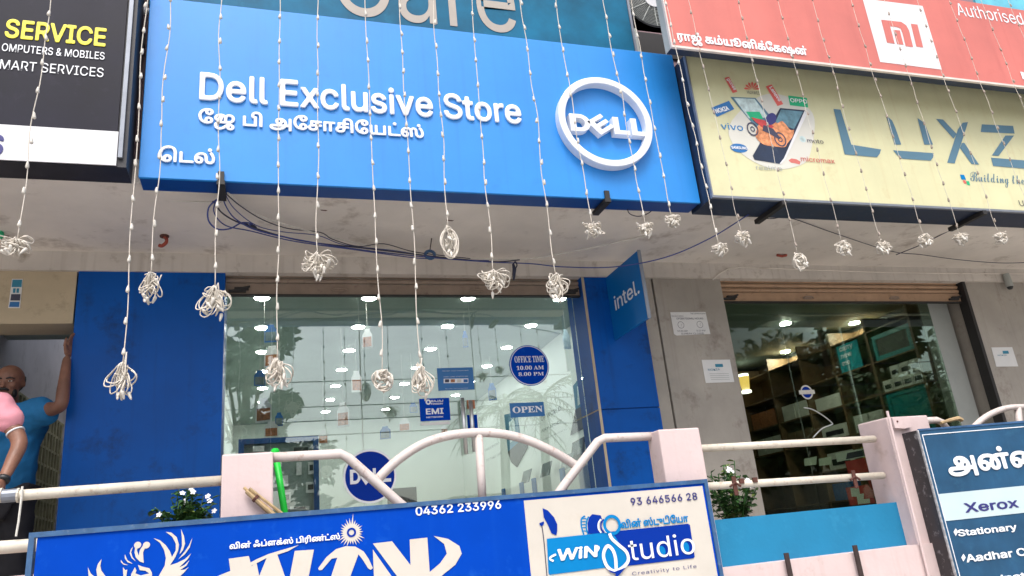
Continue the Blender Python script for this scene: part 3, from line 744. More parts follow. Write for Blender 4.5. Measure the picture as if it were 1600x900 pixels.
# ================================================================== signs over the canopy
# --- blue store sign
Bp = PY(4.35); x0, z0 = -.70, 3.805; x1, z1 = 2.975, 5.065
sg = thing('store_sign', 'wide blue sign with raised white store name and round white emblem', 'sign', ((x0 + x1) / 2, 4.35, z0))
bevel(obj('panel', MB().box(x0, x1, 4.35, 4.372, z0, z1), M['sign_blue'], sg), .004)
obj('sign_box', MB().box(x0 + .004, x1 - .004, 4.374, 4.52, z0 + .002, z1 - .003), M['sign_blue_edge'], sg)
T = M['letter_white']
txt(sg, 'raised_lettering', 'Dell Exclusive Store', Bp, (311, 157), (811, 157), T, off=.020, ext=.016, d=.001)
txt(sg, 'raised_lettering', 'ேஜ பி அேசாசிேயட்ஸ்', Bp, (309, 202), (661, 195), T, mode='ink', tube=.039, ext=.013, d=.001)
txt(sg, 'raised_lettering', 'ெடல்', Bp, (247, 254), (337, 233), T, mode='ink', tube=.039, ext=.013, d=.001)
Bf = PY(4.268); cc = Bf.ab(949, 187); rr = (Bf.ab(1021, 187)[0] - Bf.ab(877, 187)[0]) / 2
em = obj('emblem_ring', MB().ring(Bp, cc, rr, rr * .86, .068, .068, 72), T, sg); bevel(em, .006)
Bf = PY(4.282); A = Bf.ab(894, 203); B_ = Bf.ab(1007, 170); w = (B_[0] - A[0]) / 3.56
dd = dell(sg, Bp, lambda x, y: (A[0] + x * w, A[1] + .003 + y * .138), .0, .056, T, 'emblem_letters'); bevel(dd, .004)
mb = MB()
for x in (346, 934):
    p = P(x, 288, 4.45); mb = MB().box(p.x - .02, p.x + .025, 4.335, 4.56, 3.775, 3.803); mb.box(p.x - .015, p.x + .02, 4.332, 4.346, 3.775, 3.86)
    obj('bracket', mb, M['black_iron'], sg)
# --- teal sign above it
Tp = PY(4.44); tx1 = Tp.ab(985, 40)[0]
ts = thing('upper_sign', 'dark teal shop sign with large beige letters above the blue sign', 'sign', (1.2, 4.44, 5.075))
obj('panel', MB().box(-.72, tx1, 4.44, 4.56, 5.075, 6.6), M['teal_sign'], ts)
obj('edge_strip', MB().box(tx1 + .001, tx1 + .02, 4.43, 4.57, 5.075, 6.6), M['grey_metal'], ts)
txt(ts, 'lettering', 'Care', Tp, (523, 20), (797, -52), M['beige_letter'], off=0, d=.004, mode='cap')
# --- black computer-service sign at the left
Kp = PY(4.2); kx = -.795; kz = 3.79
ks = thing('service_sign', 'black sign with yellow SERVICE lettering and white band in a dark frame', 'sign', (-2, 4.2, kz))
obj('frame', MB().box(-4.2, kx + .055, 4.205, 4.40, kz - .002, 6.3), M['black_frame'], ks)
zm = Kp.ab(100, 201)[1]
obj('panel', MB().obox(Kp, -4.2, kx, zm, 6.3, 0, .006), M['black_sign'], ks)
obj('white_band', MB().obox(Kp, -4.2, kx + .006, kz + .002, zm - .002, 0, .008), M['white_print'], ks)
obj('edge_trim', MB().obox(Kp, kx + .012, kx + .034, kz + .05, 6.3, -.004, .014), M['grey_metal'], ks)
txt(ks, 'lettering', 'SERVICE', Kp, (7, 60), (167.5, 46), M['yellow_print'], off=.028, d=.009)
txt(ks, 'lettering', 'OMPUTERS & MOBILES', Kp, (3, 81), (164.5, 83.5), M['letter_white'], off=.012, d=.009)
txt(ks, 'lettering', 'MART SERVICES', Kp, (0, 109), (163, 108), M['letter_white'], off=.005, d=.009)
txt(ks, 'lettering', 'S', Kp, (-22, 243), (9, 212), M['navy_text'], off=.03, d=.011)
# --- pale yellow phone sign
Yp = PY(4.22); yx = 2.985; yz0, yz1 = 3.785, 4.965
ys = thing('phone_sign', 'long pale yellow phone shop sign with slate letters and phone artwork', 'sign', (5, 4.22, yz0))
obj('panel', MB().box(yx + .012, 9.5, 4.22, 4.235, yz0 + .02, yz1), M['cream_sign'], ys)
obj('frame', MB().box(yx, 9.5, 4.237, 4.50, yz0, yz1 + .004), M['navy_frame'], ys)
mb = MB().box(yx, 9.5, 4.210, 4.236, yz0, yz0 + .018); mb.box(yx, yx + .011, 4.210, 4.236, yz0 + .018, yz1); obj('edge_trim', mb, M['grey_metal'], ys)
Lm = M['slate_letter']
def L4(pts): return [(1200 + u / 4, v / 4) for u, v in pts]
mb = MB()
mb.px(Yp, L4([(408, 682), (452, 686), (520, 905), (705, 935), (698, 960), (680, 984), (478, 966)]), .003)
mb.px(Yp, L4([(735, 720), (775, 755), (795, 800), (830, 900), (755 + 75, 905), (790, 905)]), .003)
mb.px(Yp, L4([(780, 940), (1035, 958), (1030, 985), (1015, 1005), (840, 993), (810, 975)]), .003)
mb.px(Yp, L4([(932, 738), (970, 765), (985, 790), (1030, 905), (975, 905)]), .003)
mb.px(Yp, L4([(1048, 744), (1092, 748), (1178, 838), (1158, 868)]), .003)
mb.px(Yp, L4([(1215, 768), (1248, 764), (1238, 800), (1165, 1022), (1118, 1018), (1185, 810)]), .003)
mb.px(Yp, L4([(1210, 895), (1225, 893), (1318, 1030), (1270, 1026), (1198, 925)]), .003)
mb.px(Yp, L4([(1335, 778), (1530, 788), (1540, 836), (1328, 826)]), .003)
mb.px(Yp, L4([(1482, 848), (1536, 848), (1440, 975), (1398, 972)]), .003)
mb.px(Yp, L4([(1392, 986), (1680, 1010), (1660, 1060), (1405, 1038)]), .003)
obj('main_letters', mb, Lm, ys)
txt(ys, 'script_line', '𝓑𝓾𝓲𝓵𝓭𝓲𝓷𝓰 𝓽𝓱𝓮', Yp, (1519, 290), (1596, 274), Lm, font='', mode='ink', d=.003)
for pts, m in (([(1499.5, 273), (1506, 273.5), (1509, 281), (1502, 280.5)], 'sky_blue'), ([(1504, 282), (1508, 282.3), (1510, 287), (1506, 286.6)], 'logo_red'), ([(1509, 283), (1513.5, 283.4), (1515.5, 289.5), (1511, 289)], 'green_print')):
    obj('logo_square', MB().px(Yp, pts, .003), M[m], ys)
txt(ys, 'lettering', 'UX', Yp, (1593.5, 322), (1606, 314), M['ink'], d=.003)
# phone artwork and small brand marks
def A5(pts): return [(1090 + u * .15, 100 + v * .15) for u, v in pts]
art = obj('artwork_halo', MB().px(Yp, A5([(620, 350), (900, 330), (1200, 520), (1180, 900), (1080, 1050), (760, 1090), (420, 900), (330, 640)]), .002, curve=6), mat('halo', (.62, .61, .55), .55, .03, 4), ys)
def K(name, pts, m, d, cv=0): return obj(name, MB().px(Yp, A5(pts), d, curve=cv), M[m] if isinstance(m, str) else m, ys)
K('phone_body', [(340, 345), (600, 355), (770, 560), (600, 660)], 'slate_letter', .003)
K('phone_screen', [(375, 358), (590, 366), (735, 560), (530, 570)], 'pale_art', .004)
K('phone_meadow', [(500, 500), (640, 500), (680, 570), (560, 590)], 'green_print', .0045)
K('phone_body', [(855, 462), (1110, 485), (1135, 520), (905, 995), (860, 1045), (590, 1000), (570, 960)], 'navy_frame', .0048)
K('phone_rim', [(1110, 490), (1138, 520), (908, 1000), (862, 1048), (850, 1040), (895, 985)], 'off_white', .0052)
K('phone_screen', [(865, 478), (1095, 500), (1000, 680), (800, 620)], 'sky_art', .0055)
K('fire_cloud', [(600, 740), (640, 620), (700, 640), (770, 600), (830, 620), (880, 600), (960, 690), (1000, 690), (985, 760), (930, 830), (900, 870), (780, 860), (690, 845), (630, 800)], 'orange', .006, 3)
mb = MB()
for (u, v, rr_) in ((568, 682, .058), (855, 790, .062)):
    cxy = Yp.ab(1090 + u * .15, 100 + v * .15); mb.ring(Yp, cxy, rr_, rr_ * .80, .007, n=28, sq=.85); mb.ring(Yp, cxy, rr_ * .4, rr_ * .25, .007, n=16, sq=.85)
obj('bike_wheel', mb, M['ink'], ys)
K('bike_body', [(550, 560), (640, 580), (720, 600), (790, 660), (720, 700), (660, 660), (600, 610)], 'bike_red', .0075)
K('bike_frame', [(680, 640), (780, 680), (860, 780), (840, 790), (740, 730), (670, 700)], 'ink', .008)
K('rider', [(720, 540), (770, 515), (810, 545), (805, 610), (750, 640), (700, 600)], 'navy_text', .0085, 4)
def tagrect(pts, m): return K('brand_plate', pts, m, .003)
tagrect([(140, 458), (325, 385), (380, 472), (200, 553)], 'frame_blue2')
tagrect([(278, 148), (325, 135), (412, 290), (365, 305)], 'logo_red'); tagrect([(708, 236), (770, 215), (890, 420), (830, 440)], 'logo_red')
tagrect([(940, 330), (1135, 355), (1150, 455), (960, 432)], 'green_print')
c = Yp.ab(1090 + 430 * .15, 100 + 878 * .15); obj('oval_mark', MB().disc(Yp, c, .037, .003, sq=2.0), M['frame_blue2'], ys)
def small(body, u0, v0, u1, v1, m, rot=None, off=.02):
    bl = (1090 + u0 * .15, 100 + v0 * .15)
    if rot is None: txt(ys, 'brand_lettering', body, Yp, bl, (1090 + u1 * .15, 100 + v1 * .15), m, off=off, d=.005)
    else: txt(ys, 'brand_lettering', body, Yp, bl, (u1, v1), m, off=off, d=.005, rot=math.radians(rot))
small('NOKIA', 195, 520, .125, .038, T, 19, .04); small('gionee', 300, 160, .105, .03, T, -66); small('Lenovo', 740, 248, .135, .034, T, -64, .03)
small('OPPO', 965, 400, 1130, 375, T, None, .02); small('SAMSUNG', 350, 885, 512, 868, T, None, .03)
small('vivo', 245, 680, 460, 632, M['sky_blue'], None, 0); small('HUAWEI', 515, 312, 635, 292, M['ink'], None, 0)
small('moto', 1142, 820, 1300, 790, M['ink'], None, 0)
small('realme', 610, 1100, 870, 1070, M['grey_side'], None, 0); small('micromax', 1075, 1015, 1415, 990, M['red_sign'], None, .01)
c = Yp.ab(1090 + 1092 * .15, 100 + 785 * .15); obj('round_mark', MB().disc(Yp, c, .028, .003), M['pale_art'], ys)
for k in range(7):
    a = math.radians(-80 + k * 27); u0, v0 = 565, 268
    pts = [(u0 + 10 * math.sin(a), v0 - 10 * math.cos(a)), (u0 + 70 * math.sin(a - .17), v0 - 65 * math.cos(a - .17)), (u0 + 88 * math.sin(a), v0 - 85 * math.cos(a)), (u0 + 70 * math.sin(a + .17), v0 - 65 * math.cos(a + .17))]
    K('petal_mark', pts, 'logo_red', .003)
K('fist_mark', [(945, 1005), (975, 985), (1030, 995), (1070, 1020), (1060, 1050), (1010, 1035), (970, 1030)], 'red_sign', .003)
mb = MB()
for x in (1214, 1520):
    p = P(x, 330, 4.3); mb = MB().box(p.x - .02, p.x + .02, 4.20, 4.55, yz0 - .035, yz0 - .002); obj('bracket', mb, M['black_iron'], ys)
# --- red sign
Rp = PY(3.95); rx, rz0, rz1 = 2.705, 4.81, 5.645
rs = thing('red_sign', 'faded coral red sign with white square logo above the yellow sign', 'sign', (5, 3.95, rz0))
obj('panel', MB().box(rx + .012, 9.5, 3.95, 3.962, rz0 + .018, rz1), M['red_sign'], rs)
obj('sign_box', MB().box(rx + .004, 9.5, 3.964, 4.03, rz0 + .003, rz1), M['navy_frame'], rs)
obj('side_panel', MB().box(rx, rx + .0035, 3.964, 4.03, rz0, rz1), M['grey_side'], rs)
obj('gap_backing', MB().box(rx + .35, 9.5, 4.24, 4.3, yz1 + .02, yz1 + .3), M['navy_frame'], rs)  # dark sheet added so the gap between red and yellow signs looks shaded
mb = MB().box(rx, 9.5, 3.942, 3.963, rz0, rz0 + .017); mb.box(rx, rx + .011, 3.942, 3.963, rz0 + .017, rz1); obj('edge_trim', mb, M['red_trim'], rs)
obj('white_square', MB().px(Rp, L4([(590, -8), (965, 38), (1085, 436), (700, 388)]), .002), M['off_white'], rs)
mb = MB()
mb.px(Rp, L4([(705, 125), (752, 130), (790, 275), (742, 268)]), .004)
mb.px(Rp, L4([(752, 130), (830, 138), (862, 160), (880, 192), (905, 296), (858, 290), (838, 208), (826, 180), (800, 170), (764, 167)]), .004)
mb.px(Rp, L4([(782, 188), (822, 192), (845, 282), (805, 277)]), .004)
mb.px(Rp, L4([(890, 150), (932, 155), (968, 298), (925, 293)]), .004)
obj('logo_strokes', mb, M['red_sign'], rs)
txt(rs, 'lettering', 'ராஜ் கம்யூனிக்ேகஷன்', Rp, (1060, 69), (1258, 72), T, mode='ink', tube=.039, d=.003)
txt(rs, 'lettering', 'Authorised Service', Rp, (1497, 24), (1668, 32), T, off=.0, d=.003)
txt(rs, 'lettering', 'Mi', Rp, (1597.5, 124), (1622, 116), T, off=.02, d=.003)
Wp = PY(4.0); wx = Wp.ab(1525, 4)[0]
t = thing('sky_blue_banner', 'strip of sky blue banner above the red sign at top right', 'banner', (wx + 2, 4.0, rz1 + .02))
obj('cloth', MB().box(wx, 9.5, 4.0, 4.02, rz1 + .01, rz1 + .7), mat('banner_blue', (.12, .45, .58), .6, .3, 2), t)
# --- outdoor air-conditioning unit between the signs
q = P(1003, 20, 4.66); p0 = P(986, 55, 4.62); p1 = P(1045, 45, 4.62)
ac = thing('air_conditioner', 'white outdoor air conditioner with round fan grille behind the signs', 'air conditioner', (q.x, 4.6, 5.3))
zb = P(1003, 50, 4.60).z
bevel(obj('casing', MB().box(p0.x - .05, p0.x + .75, 4.60, 4.90, zb, zb + .62), M['ac_white'], ac), .01)
AP = PY(4.598); cc2 = (p0.x + .24, zb + .33)
obj('fan_well', MB().disc(AP, cc2, .27, .002), M['laptop_black'], ac)
mb = MB()
for k in range(13): mb.tube([(cc2[0] + math.cos(2 * math.pi * j / 36) * (.075 + .015 * k), 4.588, cc2[1] + math.sin(2 * math.pi * j / 36) * (.075 + .015 * k)) for j in range(36)], .0032, 5, True)
for k in range(6):
    a = math.pi * k / 6; mb.tube([(cc2[0] - math.cos(a) * .26, 4.585, cc2[1] - math.sin(a) * .26), (cc2[0] + math.cos(a) * .26, 4.585, cc2[1] + math.sin(a) * .26)], .004, 5)
obj('fan_grille', mb, M['grey_side'], ac); obj('fan_hub', MB().disc(AP, cc2, .075, .02, .02), M['ac_white'], ac)
obj('bracket', MB().box(p0.x + .03, p0.x + .6, 4.585, 4.599, zb - .24, zb - .012), M['black_iron'], ac)
mb = MB().box(p0.x - .02, p0.x + .02, 4.56, 4.60, zb - .26, zb - .004); obj('support', mb, M['grey_side'], ac)
# --- pipe stub and vent on the mauve wall
p = P(214, 21, 4.45); t = thing('pipe_stub', 'short grey pipe stub jutting between the black and blue signs', 'pipe', p)
obj('pipe', MB().tube([(p.x - .04, 4.42, p.z), (p.x + .1, 4.42, p.z)], .022, 12), M['ac_white'], t); obj('elbow', MB().tube([(p.x - .03, 4.42, p.z), (p.x - .03, 4.6, p.z)], .024, 12), M['grey_metal'], t)
p = P(216, 66, 4.55); t = thing('wall_vent', 'small grey bulkhead fitting on mauve wall beside the blue sign', 'wall fitting', p)
obj('body', MB().lathe((p.x, 4.53, p.z), [(.03, -.08), (.045, -.04), (.045, .04), (.02, .07)], 12), M['grey_metal'], t); obj('mount', MB().box(p.x - .02, p.x + .02, 4.53, 4.6, p.z - .03, p.z + .03), M['black_iron'], t)

# --- blade sign on the narrow blue panel
IX = 2.765; IPl = Plane((IX, 0, 0), (0, -1, 0), (-1, 0, 0))
bs = thing('blade_sign', 'blue projecting sign with white lettering fixed to the narrow blue panel', 'sign', (IX, 5.3, 3.14))
obj('panel', MB().box(IX, IX + .022, 5.0, WY - .002, 3.145, 3.695), mat('blade_blue', (.002, .14, .45), .45, .06, 4, spec=.2), bs)
obj('edge_trim', MB().box(IX - .003, IX + .025, 4.992, 4.999, 3.14, 3.70), M['grey_metal'], bs)
IL = lambda u, v: (880 + u * .15, 380 + v * .15)
txt(bs, 'lettering', 'intel.', IPl, IL(550, 705), IL(778, 365), T, off=.012, d=.003)

# ================================================================== notices on the walls
def notice(label, pl, pts, tilt=None):
    t = thing('wall_notice', label, 'notice', pl.hit(*pts[0])); obj('sheet', MB().px(pl, pts, .004, .003), M['paper'], t); return t
N1 = PY(WY + .008)
t = notice('white opening hours notice with two clock faces on the cement pillar', N1, [(1047, 488), (1102, 487.5), (1109.5, 522), (1057, 524.5), (1053, 522)])
txt(t, 'lettering', 'OPERATIONAL HOURS', N1, (1056.5, 499.5), (1098, 496.5), M['ink'], d=.006)
txt(t, 'lettering', '10.00 AM', N1, (1058, 518.8), (1073.5, 516), M['ink'], d=.006); txt(t, 'lettering', '8.00 PM', N1, (1088, 518.2), (1101.5, 515.6), M['ink'], d=.006)
txt(t, 'lettering', 'SUNDAY CLOSED', N1, (1064, 523), (1099, 520), M['ink'], d=.006)
txt(t, 'lettering', 'The Communication', N1, (1078, 491.3), (1101.5, 489), M['ink'], d=.006); txt(t, 'lettering', 'Service centre', N1, (1049, 495), (1067, 493), M['ink'], d=.006)
mb = MB()
for c, h in (((1063.5, 508), 60), ((1093, 507.3), 30)):
    q = N1.ab(*c); mb.ring(N1, q, .031, .028, .006, n=28)
    for a, l in ((math.radians(h), .02), (math.radians(150), .013)): mb.poly(N1, [(q[0] - .001, q[1]), (q[0] + .001, q[1]), (q[0] + l * math.sin(a) + .001, q[1] + l * math.cos(a)), (q[0] + l * math.sin(a) - .001, q[1] + l * math.cos(a))], .006)
obj('clock_face', mb, M['ink'], t)
t = notice('white sheet with a small blue box taped lower on cement pillar', N1, [(1096, 562.5), (1140, 562), (1147, 597), (1102.5, 598.5)])
obj('blue_box', MB().px(N1, [(1116.5, 569), (1128.5, 568.8), (1129.5, 573.5), (1117.5, 573.8)], .006), M['paper_print'], t)
txt(t, 'lettering', 'NOKIA', N1, (1106, 579.5), (1124, 575.8), M['paper_print'], d=.006)
mb = MB()
for k in range(4): mb.px(N1, [(1108 + k * .8, 584 + k * 3), (1138 + k * .6, 583.5 + k * 3), (1138 + k * .6, 584.1 + k * 3), (1108 + k * .8, 584.6 + k * 3)], .006)
obj('print_lines', mb, M['grey_side'], t)
t = notice('white sheet taped to the wall right of the phone shop', N1, [(1548.5, 543), (1581, 542.5), (1590.5, 572.5), (1556.5, 573)])
obj('blue_box', MB().px(N1, [(1565.5, 548.5), (1574.5, 548.2), (1576, 552.8), (1566.5, 553)], .006), M['paper_print'], t)
txt(t, 'lettering', 'NOKIA', N1, (1558.5, 556.5), (1572, 554), M['paper_print'], d=.006)
N0 = PY(WY + .01)
t = notice('narrow teal and white sticker on the beige entrance wall', N0, [(19, 436), (36, 436), (31.5, 481.5), (13, 481.5)])
for pts, m in (([(20, 437.5), (35, 437.5), (34, 449), (18.5, 449)], 'paper_print'), ([(18, 460), (32.5, 460), (31.5, 470), (16.5, 470)], 'ink'), ([(16, 472), (31, 472), (30, 480), (14.5, 480)], 'frame_blue2')):
    obj('print_patch', MB().px(N0, pts, .006), M[m], t)
mb = MB()
for x in (21, 26.5): mb.px(N0, [(x, 451), (x + 4, 451), (x + 3.4, 458), (x - .6, 458)], .006); mb.px(N0, [(x + .4, 440), (x + 3.6, 440), (x + 3, 446), (x, 446)], .008)
obj('figures', mb, M['paper_print'], t)
# security dome and small fittings
p = P(1578, 448, 5.56); t = thing('security_dome', 'small dark dome camera under the beam at far right', 'security camera', p)
obj('dome', MB().lathe(p, [(.01, -.03), (.02, -.024), (.029, -.008), (.03, .0)], 16), M['laptop_black'], t); obj('base', MB().lathe(p, [(.036, .001), (.036, .02), (.03, .14)], 16), M['grey_side'], t)
p = PZ(257, 368, ZS); t = thing('soffit_hook', 'dull red hook hanging from the soffit left of the glass shopfront', 'hook', p)
obj('plate', MB().lathe(p, [(.03, -.012), (.03, 0)], 10), M['rust'], t)
obj('hook', MB().tube(catmull([p + Vector((0, 0, -.01)), p + Vector((.015, -.01, -.03)), p + Vector((.015, -.02, -.06)), p + Vector((-.01, -.02, -.085)), p + Vector((-.03, -.02, -.08))], 4), .012, 6), M['red_rag'], t)
p = PZ(1221, 397, ZS); t = thing('soffit_hook', 'flat dull red hook on the soffit of the phone shop', 'hook', p)
obj('hook', MB().tube([p + Vector((-.05, 0, -.012)), p + Vector((0, 0, -.02)), p + Vector((.05, 0, -.01))], .012, 6), M['red_rag'], t)
p = PZ(0, 362, ZS); t = thing('soffit_hook', 'small green rag on the soffit at the far left edge', 'hook', p)
obj('rag', MB().lathe(p, [(.005, -.06), (.03, -.03), (.02, 0)], 8), M['green_print'], t)
p = P(672, 398, 5.2); t = thing('cable_clip', 'blue plastic ring holding the sagging cables under the soffit', 'cable clip', p)
obj('ring', MB().tube([p + Vector((math.cos(a) * .035, 0, math.sin(a) * .03)) for a in [2 * math.pi * k / 14 for k in range(14)]], .012, 6, True), M['frame_blue'], t)
obj('hanger', MB().tube([p + Vector((.0, 0, .03)), Vector((p.x + .02, p.y, ZS))], .004, 5), M['iron'], t)
p = P(803, 424, 5.2); t = thing('cable_end', 'black knotted cable end dangling below the sagging cables', 'cable end', p)
obj('plug', MB().tube([p + Vector((0, 0, .06)), p + Vector((.006, 0, .02)), p + Vector((-.004, 0, -.03)), p + Vector((-.008, 0, -.07))], [.01, .016, .014, .006], 8), M['wire_dark'], t)
obj('tail', MB().tube(catmull([p + Vector((0, 0, .06)), p + Vector((.02, 0, .08)), p + Vector((.03, 0, .05)), p + Vector((.012, 0, .02))], 4), .005, 6), M['wire_dark'], t)

# ================================================================== cables under the canopy
def cable(name, label, pts, r, m, cat='cable', n=6):
    P3 = [P(x, y, Y) for (x, y, Y) in pts]
    return tag(obj(name, MB().tube(catmull(P3, n), r, 6), m, None, smooth=True, loc=P3[0]), label, cat)
cable('sagging_cable', 'dark blue cable sagging from the blue sign bracket across the glass', [(348, 298, 4.5), (352, 320, 4.6), (372, 345, 4.7), (420, 365, 4.8), (540, 387, 5.0), (660, 401, 5.2), (760, 409, 5.2), (830, 412, 5.2), (880, 417, 5.1), (960, 417, 5.0), (1040, 402, 4.8), (1110, 372, 4.6), (1170, 335, 4.45)], .0045, M['wire_blue'])
cable('sagging_cable', 'black cable twisted along the blue one, lowest of the sag', [(345, 304, 4.5), (338, 318, 4.6), (350, 335, 4.7), (385, 352, 4.8), (470, 376, 4.95), (580, 389, 5.05), (690, 402, 5.2), (770, 409, 5.2), (812, 406, 5.2)], .005, M['wire_dark'])
cable('sagging_cable', 'thin dark cable bowing highest from the bracket toward the clip', [(350, 300, 4.5), (376, 322, 4.6), (410, 343, 4.75), (450, 357, 4.9), (500, 363, 5.0), (520, 374, 5.02), (560, 385, 5.05), (600, 381, 5.1), (650, 394, 5.2), (735, 404, 5.2)], .0035, M['wire_dark'])
cable('sagging_cable', 'blue cable hanging just under the black one left of the clip', [(341, 308, 4.5), (334, 330, 4.62), (352, 352, 4.75), (392, 361, 4.85), (460, 377, 4.95), (560, 391, 5.05), (640, 402, 5.15), (668, 404, 5.2)], .004, M['wire_blue'])
cable('sagging_cable', 'thin blue cable crossing over the white cord near second tassel', [(352, 303, 4.5), (366, 326, 4.62), (400, 352, 4.78), (440, 362, 4.88), (497, 368, 5.0), (540, 383, 5.05), (620, 392, 5.12), (700, 405, 5.2), (764, 407, 5.2)], .003, M['wire_blue'])
for i_, (x_, y_, Y_, lab_) in enumerate(((383, 350, 4.76, 'black cable tie knot nearest the blue sign bracket'), (396, 354, 4.79, 'second black cable tie knot on the sagging bundle'), (337, 317, 4.57, 'black taped knot beneath the blue sign bracket'))):
    q_ = P(x_, y_, Y_); tag(obj('cable_tie', MB().tube([q_ + Vector((-.018, 0, .008)), q_ + Vector((0, -.004, 0)), q_ + Vector((.02, 0, -.008))], [.006, .011, .006], 7), M['wire_dark'], None, loc=q_), lab_, 'cable tie')
cable('white_cord', 'long white cord strung under the canopy over the dark cables', [(355, 300, 4.5), (400, 335, 4.7), (500, 366, 5.0), (600, 388, 5.2), (690, 399, 5.25), (740, 404, 5.25), (820, 405, 5.25), (900, 392, 5.2), (1000, 371, 5.05), (1080, 352, 4.85), (1150, 333, 4.5)], .0055, M['wire_white'])
cable('looped_cable', 'loop of dark cable hanging beneath the blue sign bracket', [(338, 312, 4.55), (326, 325, 4.55), (326, 345, 4.6), (340, 358, 4.65), (360, 357, 4.7), (378, 348, 4.72), (395, 350, 4.78), (385, 352, 4.78)], .005, M['wire_blue'])
cable('thin_line', 'thin grey line along the soffit at the left', [(-60, 287, 4.7), (100, 302, 4.75), (200, 311, 4.75), (345, 317, 4.7)], .0035, M['wire_white'])
cable('thin_line', 'black line crossing the soffit toward the right of phone shop', [(1200, 335, 4.55), (1240, 342, 4.6), (1300, 363, 4.8), (1390, 392, 5.1), (1440, 398, 5.2), (1500, 406, 5.25), (1570, 411, 5.3), (1640, 408, 5.3)], .0035, M['wire_dark'])
cable('thin_line', 'black line hanging close under the yellow sign', [(1230, 335, 4.56), (1300, 342, 4.56), (1370, 346, 4.58), (1450, 348, 4.56), (1512, 344, 4.54)], .0045, M['wire_dark'])
cable('thin_line', 'dark line from the yellow sign bracket down to soffit anchor', [(1518, 345, 4.55), (1480, 362, 4.75), (1440, 382, 5.0), (1400, 398, 5.2)], .004, M['wire_dark'])
cable('looped_cable', 'small black wire loops below the round emblem', [(980, 320, 4.5), (983, 333, 4.5), (998, 338, 4.52), (1015, 332, 4.52), (1023, 322, 4.5)], .0035, M['wire_dark'])
cable('looped_cable', 'black wire loop under the yellow sign near its left bracket', [(1182, 330, 4.54), (1190, 340, 4.54), (1212, 341, 4.54), (1230, 333, 4.54)], .0035, M['wire_dark'])
cable('conduit', 'grey conduit fixed along the beam above the phone shop shutter', [(1114, 437, 5.585), (1140, 419, 5.585), (1190, 419, 5.585), (1300, 423, 5.585), (1400, 426, 5.585), (1460, 427, 5.585), (1640, 428, 5.585)], .006, M['soffit'], 'conduit', 2)

